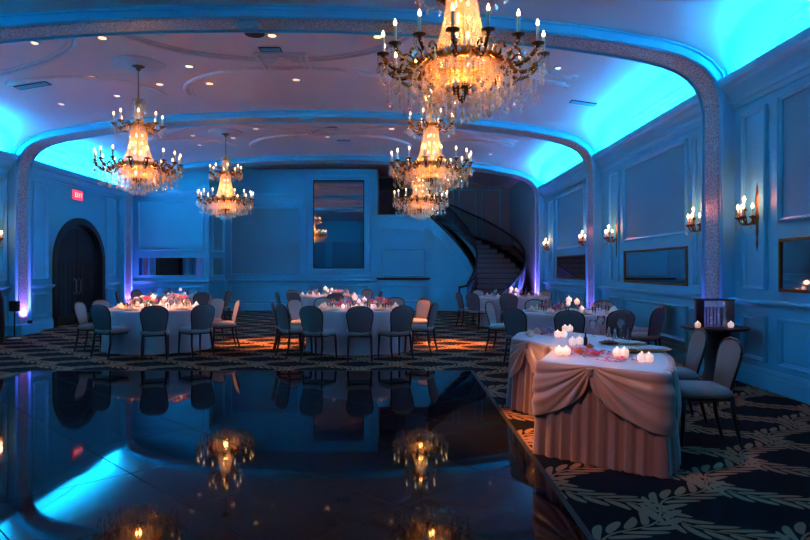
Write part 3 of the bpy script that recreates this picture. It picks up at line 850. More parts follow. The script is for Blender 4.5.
# ---------------------------------------------------------------- sconces
def make_sconce():
    c = empty('wall_sconce')
    # back plate: long spear-ended
    m = MB()
    pr = [(0,-.44),(.02,-.40),(.045,-.33),(.03,-.26),(.05,-.18),(.04,-.08),(.07,0),(.045,.09),(.06,.20),(.05,.30),(.03,.38),(.0,.46)]
    vs = []
    for (w, z) in pr: w *= .75; vs += [(-w,0,z),(-w*.7,.2*w,z),(0,.4*w,z),(w*.7,.2*w,z),(w,0,z)]
    fs = [(i*5+j, i*5+j+1, i*5+5+j+1, i*5+5+j) for i in range(len(pr)-1) for j in range(4)]
    m.add(vs, fs); m.build('back_plate','bronze',c,smooth=True)
    for (dx, dy, zc) in ((-.13,.13,.0),(-.06,.21,.0),(.06,.21,.0),(.13,.13,.0),(0,.16,.10)):
        a = MB(); a.tube([(0,.03,-.02),(dx*.4,dy*.45,-.09),(dx*.8,dy*.8,-.09),(dx,dy,zc-.02)], .011, 6); o = a.build('arm','bronze',c,smooth=True)
        MB().lathe([(.012,-.03),(.04,-.005),(.045,.006),(.02,.012),(.012,.03)],12,(dx,dy,zc)).build('drip_pan','bronze',o,smooth=True)
        MB().lathe([(.014,0),(.014,.08),(.010,.085)],8,(dx,dy,zc+.02)).build('candle','candle_wax',o,smooth=True)
        MB().lathe([(.008,0),(.017,.016),(.018,.03),(.010,.05),(.001,.066)],8,(dx,dy,zc+.105)).build('bulb','sconce_bulb',o,smooth=True)
        pm = pendant_mb(.14,.014); q = pm.build('pendant','crystal',o); q.location = (dx,dy+.02,zc-.01)
    return c
sc0 = make_sconce(); ssnap = snapshot(sc0)
sconces = [('R',7.94,'five-candle bronze wall sconce nearest the right edge'),('R',9.32,'five-candle bronze sconce just left of the nearest right pilaster'),
           ('R',13.1,'bronze candle sconce just right of the middle pilaster on the right wall'),('R',15.0,'bronze candle sconce just left of the middle pilaster'),
           ('R',18.75,'farthest small bronze candle sconce on the right wall near the staircase'),('L',13.45,'bronze candle sconce cut by the left edge of the photo')]
for i, (s, y, lab) in enumerate(sconces):
    o = sc0 if i == 0 else copy_tree(ssnap)
    o.location = (XR if s == 'R' else XL, y, 2.13); o.rotation_euler.z = PI/2 if s == 'R' else -PI/2
    tag(o, lab, 'sconce', 'bronze candle wall sconces')
    xx = XR-.2 if s == 'R' else XL+.2
    point('sconce_lamp', (xx, y, 2.36), (1,.22,.13), 11.0, .05)

# ---------------------------------------------------------------- banquet chairs
def make_chair():
    c = empty('banquet_chair')      # faces +Y
    m = MB()
    # seat cushion: rounded block
    ring = []
    def outline(s, n=28, w=.225, d=.22):
        pts = []
        for i in range(n):
            a = 2*PI*i/n; ca, sa = math.cos(a), math.sin(a)
            e = .38; pts.append((s*(w+.015*sa)*math.copysign(abs(ca)**e, ca), s*d*math.copysign(abs(sa)**e, sa)))
        return pts
    vs = []; lev = [(.93,.40),(1.0,.415),(1.02,.44),(.99,.465),(.90,.482),(.6,.492)]
    for (s, z) in lev: vs += [(x, y, z) for (x, y) in outline(s)]
    n = 28; fs = [(k*n+i, k*n+(i+1) % n, (k+1)*n+(i+1) % n, (k+1)*n+i) for k in range(len(lev)-1) for i in range(n)]
    fs += [tuple(range(n))[::-1], tuple((len(lev)-1)*n+i for i in range(n))]
    m.add(vs, fs); m.build('seat','chair_fabric',c,smooth=True)
    # back: spoon outline
    def hw(t):                                         # half width at height t 0..1
        base = .170+.040*smooth(min(1, t/.72))
        if t > .68: base *= math.sqrt(max(0, 1-((t-.68)/.33)**2.6))
        return max(.012, base)
    rows = [i/18 for i in range(19)]
    def bp(t, u, n):                                   # t height, u -1..1, n thickness offset
        z = .44+.44*t; y = -.205-.10*t-.0*t
        w = hw(t); cur = -.02*(u*u)*-1
        return (w*u, y+cur+n, z)
    for name, m_, sgn, th in (('backrest','chair_fabric',1,.032),('backrest_shell','chair_back',-1,.016)):
        mb = MB(); vs = []; C = 9
        for t in rows:
            for j in range(C):
                u = -1+2*j/(C-1); bul = th*(1-u**4)*(1-abs(2*t-1)**6)
                vs.append(bp(t, u, sgn*(.006+bul)))
        fs = []
        for i in range(len(rows)-1):
            for j in range(C-1):
                f_ = (i*C+j, i*C+j+1, (i+1)*C+j+1, (i+1)*C+j); fs.append(f_ if sgn < 0 else f_[::-1])
        o = mb.add(vs, fs).build(name, m_, c, smooth=True)
    rim = [bp(t, -1, 0) for t in rows]+[bp(t, 1, 0) for t in rows[::-1]]
    MB().tube(rim, .012, 6).build('backrest_frame','chair_frame',c,smooth=True)
    for s in (-1, 1):
        MB().tube([(s*.19,.19,.405),(s*.195,.205,.2),(s*.20,.215,0)], [.022,.018,.014], 8).build('leg','chair_frame',c,smooth=True)
        MB().tube([(s*.148,-.20,.46),(s*.175,-.20,.40),(s*.185,-.215,.22),(s*.19,-.27,0)], [.016,.022,.019,.014], 8).build('leg','chair_frame',c,smooth=True)
    MB().box(-.20,.20,-.195,.195,.375,.405).build('seat_frame','chair_frame',c,bevel=.01)
    return c
ch0 = make_chair(); chsnap = snapshot(ch0)
cfirst = [True]
def chair(px, py, ang, lab, grp):
    """(px,py) = where the backrest top stands, ang = heading the sitter looks (deg from +Y, clockwise)"""
    a = math.radians(ang); hx, hy = math.sin(a), math.cos(a)
    if cfirst[0]: o = ch0; cfirst[0] = False
    else: o = copy_tree(chsnap)
    o.location = (px+hx*.28, py+hy*.28, 0); o.rotation_euler.z = -a
    tag(o, lab, 'chair', grp)
def towards(px, py, c, extra=0): return math.degrees(math.atan2(c[0]-px, c[1]-py))+extra

T1 = (-4.5, 11.75); T1B = (-6.15, 17.35); T2 = (-.75, 11.65); T3 = (-1.95, 17.15); T4 = (3.0, 16.6); T5 = (2.95, 10.75)
def ring(c, lst, grp, R0=1.37, R1=1.7):
    for (x, y, ex, lab) in lst:
        d = math.hypot(x-c[0], y-c[1]); r = min(R1, max(R0, d)); x = c[0]+(x-c[0])*r/d; y = c[1]+(y-c[1])*r/d
        chair(x, y, towards(x, y, c, ex), lab, grp)
B_ = 'dark-framed cream chair '
ring(T1, [(-5.8,11.45,12,B_+'seen side-on at the far left of the left round table'),
          (-5.0,10.5,0,B_+'with its back to us, left front of the left round table'),
          (-3.98,10.2,0,B_+'with its back to us, front centre of the left round table'),
          (-3.3,10.6,0,B_+'with its back to us, right front of the left round table'),
          (-3.08,12.0,-15,B_+'seen side-on at the right end of the left round table'),
          (-3.77,13.05,0,B_+'facing us behind the right side of the left round table'),
          (-5.9,12.4,0,B_+'facing right, half hidden behind the left-most chairs')], 'chairs around the left round table')
ring(T1B, [(-4.65,17.15,0,B_+'side-on at the right of the far left table'),
           (-5.1,16.2,0,B_+'with dark back, just behind the left table glasses'),
           (-7.5,17.9,0,B_+'facing us below the low corner mirror'),
           (-7.6,16.9,0,B_+'beside the arched door, behind the left round table')], 'chairs around the far left table')
ring(T2, [(-1.44,10.1,0,B_+'with its back to us, second from left at the centre table'),
          (-.64,10.05,0,B_+'with its back to us, front middle of the centre table'),
          (.05,10.2,0,B_+'with its back to us, right front of the centre table'),
          (.62,11.15,0,B_+'side-on at the right end of the centre table'),
          (.49,12.7,0,B_+'facing us at the right rear of the centre table'),
          (-2.02,10.65,0,B_+'with dark back turned, left front of the centre table'),
          (-2.28,11.3,0,B_+'seen edge-on at the far left of the centre table'),
          (-2.1,12.45,0,B_+'showing its cream front at the left rear of the centre table'),
          (-1.68,13.25,0,B_+'facing us across the centre table, behind the left glasses'),
          (-.06,13.3,0,B_+'facing us across the centre table, behind the right glasses')], 'chairs around the centre round table')
ring(T3, [(-3.25,16.6,0,B_+'left-most at the round table by the rear wall'),
          (-3.1,18.0,0,B_+'at the left rear of the table by the rear wall'),
          (-2.7,15.9,0,B_+'with dark back at the left front of the rear table'),
          (-1.6,15.6,0,B_+'with dark back between the rear and centre tables'),
          (-.95,18.4,0,B_+'facing us at the right rear of the rear table'),
          (-.5,16.9,0,B_+'at the right end of the rear table')], 'chairs around the rear table')
ring(T4, [(1.5,16.2,0,B_+'lit cyan, left-most at the table by the staircase'),
          (1.72,15.4,0,B_+'with grey back at the left front of the staircase table'),
          (2.2,17.9,0,B_+'with cyan front before the staircase newel'),
          (2.6,15.1,0,B_+'with dark back at the front of the staircase table'),
          (4.05,17.5,0,B_+'by the far right pilaster at the staircase table')], 'chairs around the staircase table')
ring(T5, [(1.62,11.5,0,B_+'with glowing cyan front, left of the right-hand round table'),
          (1.72,9.55,0,B_+'with its back to us, left front of the right-hand round table'),
          (2.42,9.0,0,B_+'with dark back directly behind the near draped table'),
          (2.64,12.35,0,B_+'facing us across the right-hand round table'),
          (3.85,11.9,0,B_+'facing us at the right rear of the right-hand round table'),
          (3.2,9.1,0,B_+'with its back to us, behind the glasses on the near table'),
          (4.14,10.5,0,B_+'side-on against the right wall beyond the purple chair'),
          (3.95,9.6,0,B_+'with purple lit edge beside the right wall')], 'chairs around the right-hand round table', 1.43, 1.8)
chair(2.86, 5.42, -86, B_+'nearest the camera, pulled up to the draped table', 'chairs at the near draped table')
chair(2.98, 6.25, -84, B_+'behind the nearest one, against the black pedestal table', 'chairs at the near draped table')

# ---------------------------------------------------------------- tables
def round_table(c, label, grp, r=.92, seed=0):
    t = empty('round_table', (c[0], c[1], 0)); tag(t, label, 'table', 'round banquet tables')
    MB().lathe([(.001,.72),(r-.01,.72),(r,.73),(r,.745),(.001,.745)],48).build('tabletop','dark_wood',t)
    for a in range(4):
        an = PI/4+a*PI/2; MB().tube([(.6*math.cos(an),.6*math.sin(an),.0),(.6*math.cos(an),.6*math.sin(an),.72)],.018,6).build('leg','steel',t)
    rnd = random.Random(seed+5); n = 160; ph = rnd.random()*6; ph2 = rnd.random()*6
    rows = [(0,.752,0),(r-.05,.753,0),(r+.0,.750,0),(r+.012,.738,0),(r+.016,.70,.15),(r+.02,.6,.45),(r+.025,.45,.75),(r+.035,.25,.95),(r+.05,.012,1.)]
    vs = []
    for (rr, z, k) in rows:
        for i in range(n):
            a = 2*PI*i/n
            w = k*(.028*math.sin(a*13+ph+.8*math.sin(a*3))+.014*math.sin(a*22+ph2))
            R = rr+w if rr > .1 else .0
            vs.append((R*math.cos(a), R*math.sin(a), z))
    fs = [(k*n+i, k*n+(i+1) % n, (k+1)*n+(i+1) % n, (k+1)*n+i) for k in range(len(rows)-1) for i in range(n)]
    cl = MB().add(vs, fs).build('tablecloth','cloth',None,smooth=True,loc=(c[0],c[1],0)); tag(cl, 'floor-length white cloth '+label.split('table',1)[1].strip() if False else grp, 'tablecloth', 'white round tablecloths')
    return t
round_table(T1,'round banquet table beneath the left chandelier, in front of the arched door','floor-length white cloth on the round table by the arched door',seed=1)
round_table(T1B,'small far round table in the left rear corner behind the flowers','white cloth on the mostly hidden table in the left rear corner',seed=2)
round_table(T2,'round banquet table at centre with ten chairs, beyond the dance floor','floor-length white cloth on the centre round table',seed=3)
round_table(T3,'round banquet table by the rear wall below the tall mirror','white cloth on the table below the tall mirror',seed=4)
round_table(T4,'far round banquet table at the foot of the curved staircase','white cloth on the table at the foot of the staircase',seed=5)
round_table(T5,'round banquet table on the right between the draped table and staircase','blue-lit white cloth on the round table behind the draped table',seed=6)

# prototypes for tableware -------------------------------------------------
def proto(fn): o = fn(); return snapshot(o), [True], o
def mk_plate():
    c = empty('dinner_plate')
    MB().lathe([(.0001,.006),(.09,.006),(.145,.018),(.15,.016),(.10,.0),(.0001,0)],24).build('charger','charger',c,smooth=True)
    MB().lathe([(.0001,.017),(.08,.017),(.118,.027),(.12,.024),(.08,.010),(.0001,.009)],24).build('plate','china',c,smooth=True)
    return c
def mk_napkin():
    m = MB(); vs = []
    for k, (s, z) in enumerate(((1,.0),(.97,.018),(.6,.04),(.12,.085))):
        for i in range(12):
            a = 2*PI*i/12; w = s*(.055+.012*math.cos(3*a)); vs.append((w*math.cos(a), w*.7*math.sin(a), z))
    fs = [(k*12+i, k*12+(i+1) % 12, k*12+12+(i+1) % 12, k*12+12+i) for k in range(3) for i in range(12)]+[tuple(36+i for i in range(12))]
    return m.add(vs, fs).build('folded_napkin','napkin',smooth=True)
def mk_wine():
    return MB().lathe([(.034,0),(.032,.004),(.006,.010),(.004,.08),(.012,.095),(.034,.12),(.040,.15),(.036,.185),(.034,.185),(.037,.15),(.031,.122),(.003,.10)],14,close=False).build('wine_glass','glass',smooth=True)
def mk_tumbler():
    return MB().lathe([(.0001,.002),(.028,.002),(.034,.11),(.032,.11),(.026,.008),(.0001,.008)],14,close=False).build('water_glass','glass',smooth=True)
def mk_votive():
    c = empty('votive_candle')
    MB().lathe([(.0001,0),(.026,0),(.034,.02),(.036,.045),(.034,.045),(.030,.02),(.0001,.004)],14,close=False).build('cup','glass',c,smooth=True)
    MB().lathe([(.0001,.006),(.026,.010),(.034,.026),(.037,.042),(.034,.058),(.025,.070),(.012,.077),(.0001,.079)],14).build('wax','votive',c,smooth=True)
    MB().lathe([(.0005,.077),(.003,.079),(.004,.083),(.002,.088),(.0005,.092)],6).build('flame','flame',c,smooth=True)
    return c
def mk_ball():
    c = empty('tall_candle_holder')
    MB().lathe([(.034,0),(.034,.005),(.006,.012),(.005,.10),(.03,.125),(.042,.15),(.042,.165)],14,close=False).build('stand','glass',c,smooth=True)
    MB().lathe([(.0001,.12),(.025,.125),(.040,.145),(.042,.168),(.030,.188),(.0001,.194)],14).build('wax','votive',c,smooth=True)
    MB().lathe([(.0005,.19),(.004,.195),(.005,.202),(.003,.210),(.0005,.216)],6).build('flame','flame',c,smooth=True)
    return c
def rose_mb(r=.035, seed=0):
    rnd = random.Random(seed); m = MB()
    for layer, (n, rad, tilt) in enumerate(((3,.35,.0),(5,.65,.25),(7,1.0,.6))):
        for i in range(n):
            a = 2*PI*i/n+layer*.7; ca, sa = math.cos(a), math.sin(a); w = r*rad*1.0
            cx, cy = ca*r*rad*.75, sa*r*rad*.75
            tx, ty = -sa, ca; h0 = r*.2; h1 = r*(1.7-.35*layer)
            fl = r*tilt*.7
            m.add([(cx*.5-tx*w*.4, cy*.5-ty*w*.4, h0*.2),(cx*.5+tx*w*.4, cy*.5+ty*w*.4, h0*.2),(cx+tx*w*.75+ca*fl*.5, cy+ty*w*.75+sa*fl*.5, h1*.62),(cx+ca*fl, cy+sa*fl, h1),(cx-tx*w*.75+ca*fl*.5, cy-ty*w*.75+sa*fl*.5, h1*.62)],
                  [(0,1,2,3,4)])
    m.lathe([(.0001,0),(r*.4,r*.1),(r*.55,r*.6),(r*.35,r*1.3),(.0001,r*1.45)],8)
    return m
P = {'plate': mk_plate, 'napkin': mk_napkin, 'wine': mk_wine, 'tumbler': mk_tumbler, 'votive': mk_votive, 'ball': mk_ball}
PR = {}
def put(kind, x, y, z, lab, cat, grp, rz=0, s=1.):
    if kind not in PR: o = P[kind](); PR[kind] = snapshot(o)
    else: o = copy_tree(PR[kind])
    o.location = (x, y, z); o.rotation_euler.z = rz; o.scale = (s, s, s)
    tag(o, lab, cat, grp); return o
def bouquet(x, y, z, lab, cols, n=9, spread=.16, H=.16, seed=1, vase=True):
    c = empty('flower_arrangement', (x, y, z)); tag(c, lab, 'flowers')
    rnd = random.Random(seed)
    if vase: MB().lathe([(.0001,0),(.05,0),(.055,.06),(.04,.10),(.045,.11),(.035,.10)],14,close=False).build('vase','glass',c,smooth=True)
    st_ = MB(); lf = MB(); pos = []
    for i in range(n):
        a = 2.4*i; r = spread*math.sqrt((i+.3)/n); h = H*(1-.45*(r/spread)**2)+rnd.uniform(-.02,.02)
        px, py = r*math.cos(a), r*math.sin(a); pos.append((px, py, h))
        st_.tube([(px*.15,py*.15,.02),(px*.4,py*.4,h*.6),(px,py,h)],.003,5)
        for q in range(3):
            b = a+q*2+rnd.random(); L = .05; lx, ly, lz = px*.8+.02*math.cos(b), py*.8+.02*math.sin(b), h-.02
            lf.add([(lx,ly,lz),(lx+L*.5*math.cos(b)-.012*math.sin(b),ly+L*.5*math.sin(b)+.012*math.cos(b),lz+.012),(lx+L*math.cos(b),ly+L*math.sin(b),lz-.005),(lx+L*.5*math.cos(b)+.012*math.sin(b),ly+L*.5*math.sin(b)-.012*math.cos(b),lz+.008)],[(0,1,2,3)])
    st_.build('stems','leaf',c); lf.build('foliage','leaf',c)
    for i, p in enumerate(pos):
        b = rose_mb(rnd.uniform(.028,.042), i).build('bloom', cols[i % len(cols)], c); b.location = (p[0],p[1],p[2]-.01); b.rotation_euler = (rnd.uniform(-.3,.3),rnd.uniform(-.3,.3),rnd.random()*6)
    return c
ZT_ = .754
def settings(c, n, name, seed, plates=True, cluster=4, votives=6, off=0.):
    rnd = random.Random(seed)
    for i in range(n):
        a = 2*PI*(i+off)/n; x, y = c[0]+.70*math.cos(a), c[1]+.70*math.sin(a)
        put('plate', x, y, ZT_, 'gold-rimmed white dinner plate laid on '+name, 'plate', 'plates on '+name, a)
        put('napkin', x, y, ZT_+.018, 'folded cream napkin standing on a plate on '+name, 'napkin', 'napkins on '+name, a)
        b = a+.20; put('wine', c[0]+.52*math.cos(b), c[1]+.52*math.sin(b), ZT_, 'clear stemmed wine glass on '+name, 'glass', 'wine glasses on '+name)
        b = a+.36; put('tumbler', c[0]+.56*math.cos(b), c[1]+.56*math.sin(b), ZT_, 'clear water glass on '+name, 'glass', 'water glasses on '+name)
    for i in range(votives):
        a = 2*PI*(i+.4)/votives; r = .30+rnd.uniform(-.03,.05)
        put('votive', c[0]+r*math.cos(a), c[1]+r*math.sin(a), ZT_, 'small glowing votive candle on '+name, 'candle', 'votives on '+name)
    for i in range(cluster):
        a = 2*PI*i/max(1,cluster)+.5; r = .085
        put('ball', c[0]+r*math.cos(a)*1.2, c[1]+r*math.sin(a), ZT_, 'tall glowing candle in the centre cluster of '+name, 'candle', 'centre candles on '+name, 0, (1.0,1.25,.85,1.1)[i % 4])
settings(T1, 10, 'the table by the arched door', 1, cluster=2, votives=6)
bouquet(T1[0]-.25, T1[1]-.05, ZT_, 'loose pink and ivory roses on the table by the arched door', ['petal_pink','petal_ivory','petal_mauve','petal_magenta','petal_ivory'], 14, .26, .2, 3)
bouquet(T1[0]+.28, T1[1]+.1, ZT_, 'taller ivory and mauve flowers on the right of the door-side table', ['petal_ivory','petal_mauve','petal_pink'], 11, .2, .25, 4)
settings(T1B, 6, 'the hidden left corner table', 2, cluster=1, votives=2)
settings(T2, 10, 'the centre round table', 3, cluster=3, votives=6, off=.5)
bouquet(T2[0]+.38, T2[1]+.0, ZT_, 'magenta and orange roses on the right half of the centre table', ['petal_magenta','petal_orange','petal_pink','petal_ivory'], 12, .22, .17, 5)
bouquet(T2[0]-.30, T2[1]+.05, ZT_, 'small mauve and red flowers on the left half of the centre table', ['petal_mauve','petal_magenta'], 8, .16, .13, 6)
settings(T3, 8, 'the table below the tall mirror', 4, cluster=3, votives=3)
bouquet(T3[0]+.25, T3[1], ZT_, 'small pink flowers on the table below the tall mirror', ['petal_pink','petal_ivory'], 7, .15, .14, 7)
settings(T4, 8, 'the staircase table', 5, cluster=4, votives=2)
settings(T5, 8, 'the right-hand round table', 6, cluster=4, votives=3)
bouquet(T5[0]-.28, T5[1]-.08, ZT_, 'small red and mauve flowers on the right-hand round table', ['petal_magenta','petal_mauve'], 7, .13, .1, 8)

# ---------------------------------------------------------------- near draped table (T6)
FP = [(1.20,6.72),(1.42,6.30),(1.44,5.85),(1.12,5.04),(1.87,4.47),(2.06,4.78),(2.26,5.3),(2.40,5.95),(2.36,6.7),(1.95,7.5),(1.42,7.45)]
def round_poly(P, rad, n=6):
    out = []; N = len(P)
    for i, p in enumerate(P):
        p = Vector(p); a = (Vector(P[i-1])-p); b = (Vector(P[(i+1) % N])-p); r = min(rad[i], a.length*.45, b.length*.45)
        s = p+a.normalized()*r; e_ = p+b.normalized()*r
        for k in range(n+1):
            t = k/n; out.append(((1-t)**2*s+2*t*(1-t)*p+t*t*e_)[:])
    return out
rads = [.05,.2,.3,.05,.06,.2,.3,.3,.3,.2,.2]
per = round_poly(FP, rads)
def resample(P, step, closed=True):
    Q = []; L = len(P)
    for i in range(L if closed else L-1):
        a = Vector(P[i]); b = Vector(P[(i+1) % L]); d = (b-a).length
        if d < 1e-6: continue
        k = max(1, int(d/step))
        for j in range(k): Q.append(a.lerp(b, j/k))
    if not closed: Q.append(Vector(P[-1]))
    return Q
S6 = resample(per, .012)
def normals(S, closed=True):
    N = len(S); out = []
    for i in range(N):
        a = S[i-4] if (closed or i >= 4) else S[0]; b = S[(i+4) % N] if (closed or i+4 < N) else S[-1]
        t = (b-a).normalized(); out.append(Vector((t.y, -t.x)))     # polygon is ordered so that this points outward
    return out
area = sum(per[i-1][0]*per[i][1]-per[i][0]*per[i-1][1] for i in range(len(per)))/2
sg = 1 if area > 0 else -1
N6 = [n*sg for n in normals(S6)]
O6 = Vector((1.85, 5.8))
t6 = empty('draped_table', (O6.x, O6.y, 0)); tag(t6, 'irregular draped banquet table nearest the camera with champagne satin swags', 'table')
n = len(S6)
m = MB(); vs = [(p.x-O6.x, p.y-O6.y, z) for z in (.70,.735) for p in S6]
m.add(vs, [tuple(range(n))[::-1], tuple(range(n, 2*n))]+[(i, (i+1) % n, n+(i+1) % n, n+i) for i in range(n)]); m.build('tabletop','dark_wood',t6)
for (x, y) in ((1.3,5.2),(1.9,4.75),(2.35,6.2),(1.5,6.8)):
    MB().tube([(x-O6.x,y-O6.y,0),(x-O6.x,y-O6.y,.7)],.02,6).build('leg','steel',t6)
# skirt
sk = MB(); vs = []; rows = [(.73,.006,.2),(.62,.010,.7),(.45,.018,1.),(.25,.028,1.1),(.008,.045,1.25)]
s = 0; acc = []
for i in range(n): acc.append(s); s += (S6[(i+1) % n]-S6[i]).length
rnd = random.Random(3)
for (z, off, k) in rows:
    for i in range(n):
        w = .013*k*(math.sin(acc[i]*2*PI/.105+1.2*math.sin(acc[i]*3.1))+.35*math.sin(acc[i]*2*PI/.041))
        p = S6[i]+N6[i]*(off+.012+w); vs.append((p.x-O6.x, p.y-O6.y, z))
sk.add(vs, [(k*n+i, k*n+(i+1) % n, (k+1)*n+(i+1) % n, (k+1)*n+i) for k in range(len(rows)-1) for i in range(n)])
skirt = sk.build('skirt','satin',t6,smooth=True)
# top cloth with overlay edge
m = MB(); vs = []
for (off, z) in ((0,.742),(.012,.738)):
    vs += [((S6[i]+N6[i]*off).x-O6.x, (S6[i]+N6[i]*off).y-O6.y, z) for i in range(n)]
vs += [((S6[i]+N6[i]*.018).x-O6.x, (S6[i]+N6[i]*.018).y-O6.y, .70) for i in range(n)]
m.add(vs, [tuple(range(n))]+[(k*n+i, k*n+(i+1) % n, (k+1)*n+(i+1) % n, (k+1)*n+i) for k in range(2) for i in range(n)])
top = m.build('top_cloth','topcloth',t6)
# swags
def nearest(p):
    p = Vector(p); return min(range(n), key=lambda i: (S6[i]-p).length)
def swag(i0, i1, knot, dmax, both=True, name='swag'):
    """cloth between perimeter samples i0..i1 with the gather at index knot"""
    idx = list(range(i0, i1+1)); V = 40; mb = MB(); vs = []
    sk_ = acc[knot]
    Lr = max(acc[i1]-sk_, 1e-3); Ll = max(sk_-acc[i0], 1e-3)
    for i in idx:
        d = acc[i]-sk_; t = abs(d)/(Lr if d > 0 else Ll)
        drop = .06+dmax*min(1, t)**.42
        for v in range(V+1):
            f = v/V; zz = drop*f; dist = math.hypot(zz*1.0, abs(d)); phi = math.atan2(zz, abs(d)+1e-4)
            amp = .021*smooth(dist/.14)*(.4+.6*smooth(f*2.5))*(1-.55*smooth(t*1.2))
            # ropes of cloth sag between knot and far corner: fold lines fan out from the gather
            fold = amp*(1.6*abs(math.sin(phi*9.5+(.6 if d > 0 else 0)+dist*2.2))**.8-.9)+.35*amp*math.sin(phi*34+9*dist)
            hang = .010*math.sin(acc[i]*2*PI/.12)*smooth((t-.75)*4)
            bell = .022*math.sin(PI*min(1, f*.9))*smooth(t*3)
            off = .030+bell+fold+hang+.02*f
            p = S6[i]+N6[i]*off; vs.append((p.x-O6.x, p.y-O6.y, .744-zz-(0 if v else 0)+(.0 if v else 0)))
    # tuck the top row onto the table edge
    for k, i in enumerate(idx):
        p = S6[i]-N6[i]*.012; vs[k*(V+1)] = (p.x-O6.x, p.y-O6.y, .7445)
    fs = [(a*(V+1)+v, (a+1)*(V+1)+v, (a+1)*(V+1)+v+1, a*(V+1)+v+1) for a in range(len(idx)-1) for v in range(V)]
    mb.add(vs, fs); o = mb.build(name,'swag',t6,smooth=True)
    so = o.modifiers.new('solid','SOLIDIFY'); so.thickness = .004
    p = S6[knot]+N6[knot]*.04; k_ = MB()
    k_.lathe([(.001,-.06),(.02,-.055),(.028,-.03),(.022,-.008),(.03,.004),(.02,.012),(.001,.014)],12,(p.x-O6.x,p.y-O6.y,.72)); k_.build('swag_knot','swag',o,smooth=True)
    return o
iA, iB, iC, iD = nearest((1.15,6.72)), nearest((1.43,6.0)), nearest((1.12,5.04)), nearest((1.87,4.47))
kAB, kCD = nearest((1.30,6.45)), nearest((1.46,4.79))
iE = nearest((2.30,5.5)); iF = nearest((2.40,6.1)); kEF = nearest((2.25,5.25))
order = [iA, kAB, iB, iC, kCD, iD, kEF, iF]
swag(iA+2 if iA < kAB else 2, iB, kAB, .36); swag(iC-6, iD+4, kCD, .40); swag(iD+4, iF, iF, .40)

for (lx, ly) in ((1.36,5.25),(1.72,5.1),(1.62,6.5)):
    point('votive_light', (lx, ly, .93), (1,.42,.18), .9, .03)
for c_ in (T5, T4, T1, T3): point('votive_light', (c_[0], c_[1]-.22, 1.12), (1,.45,.2), 2.0, .04)
# things on the draped table
def w6(px, py, z=.745):
    k = (py-269)/(1.48-z); Y = 630/k; return ((px-400)/k, Y)
pairs = [(565,332,'upper back pair'),(570,332,'upper back pair'),(557.5,338,'left pair'),(564,338,'left pair'),(572.5,346,'pair left of the petals'),(579.5,345,'pair left of the petals'),
         (559,356,'front left pair'),(566.5,356,'front left pair'),(617,357,'middle pair above the pink petals'),(624.5,357,'middle pair above the pink petals'),(642,363,'front right pair'),(649,363,'front right pair')]
half = {}
for (px, py, lab) in pairs:
    x, y = w6(px, py); side = 'right' if lab in half else 'left'; half[lab] = 1
    put('votive', x, y, .745, '%s round votive candle of the %s on the draped table' % (side, lab), 'candle', 'votives on the draped table', 0, 1.0)
for (px, py, lab) in ((543.5,334.5,'grey-mauve rose bloom lying left-most on the draped table'),(549.5,333,'grey-mauve rose bloom lying at the back left of the draped table'),(530,337,'pale mauve rose bloom at the far left tip of the draped table'),(537,334.5,'pale rose bloom second from the left tip of the draped table')):
    x, y = w6(px, py); o = rose_mb(.050, int(px)).build('rose_bloom','petal_mauve' if px > 540 else 'petal_ivory',loc=(x,y,.747)); tag(o, lab, 'flower', 'loose roses on the draped table')
def petals(x0, y0, sx, sy, nn, cols, lab, seed, rot=0):
    c = empty('scattered_petals', (x0, y0, .746)); tag(c, lab, 'petals', kind='stuff')
    rnd = random.Random(seed)
    for col in cols:
        m = MB()
        for i in range(nn//len(cols)):
            u = max(-1.8, min(1.8, rnd.gauss(0, .8))); v = max(-1.8, min(1.8, rnd.gauss(0, .8)))
            px = sx*u*math.cos(rot)-sy*v*math.sin(rot); py = sx*u*math.sin(rot)+sy*v*math.cos(rot)
            a = rnd.random()*6; r = rnd.uniform(.018,.032); h = rnd.uniform(.002,.03)*math.exp(-(u*u+v*v)*.4)+.002
            ca, sa = math.cos(a)*r, math.sin(a)*r; tz = rnd.uniform(.0,.016)
            m.add([(px,py,h),(px+ca*.6-sa*.6,py+sa*.6+ca*.6,h+tz*.5),(px+ca*1.3,py+sa*1.3,h+tz),(px+ca*.6+sa*.6,py+sa*.6-ca*.6,h+tz*.5)], [(0,1,2),(0,2,3)])
        m.build('petals', col, c)
x, y = w6(585,353); petals(x, y, .12, .17, 280, ['petal_orange','petal_magenta','petal_pink'], 'heap of orange and magenta rose petals near the front swag', 1, .3)
x, y = w6(618,361); petals(x, y, .09, .045, 60, ['petal_pink','petal_magenta'], 'low scatter of pink petals before the middle votives', 2)
x, y = w6(551,335); petals(x, y, .08, .12, 40, ['petal_magenta','petal_pink'], 'few magenta petals among the mauve roses at the back', 3)
x, y = w6(588,352)
for k, (px, py, lab) in enumerate(((590,349,'orange rose bloom at the top of the petal heap'),(580,354,'orange-red rose bloom at the left of the petal heap'),(596,356,'small pink rose bloom at the right of the petal heap'))):
    x, y = w6(px, py); o = rose_mb(.032, k).build('rose_bloom',['petal_orange','petal_orange','petal_pink'][k],loc=(x,y,.748)); tag(o, lab, 'flower', 'loose roses on the draped table')
x, y = w6(651,350.5)
put('plate', x, y, .745, 'large gold charger plate at the right edge of the draped table', 'plate', 'plates on the draped table', 0, 1.15)
x, y = w6(631,344); put('plate', x, y, .745, 'plate behind the large charger at the back of the draped table', 'plate', 'plates on the draped table', 0, .9)
M['darkplate'] = mat('dark_plate', (.03,.03,.035), .25)
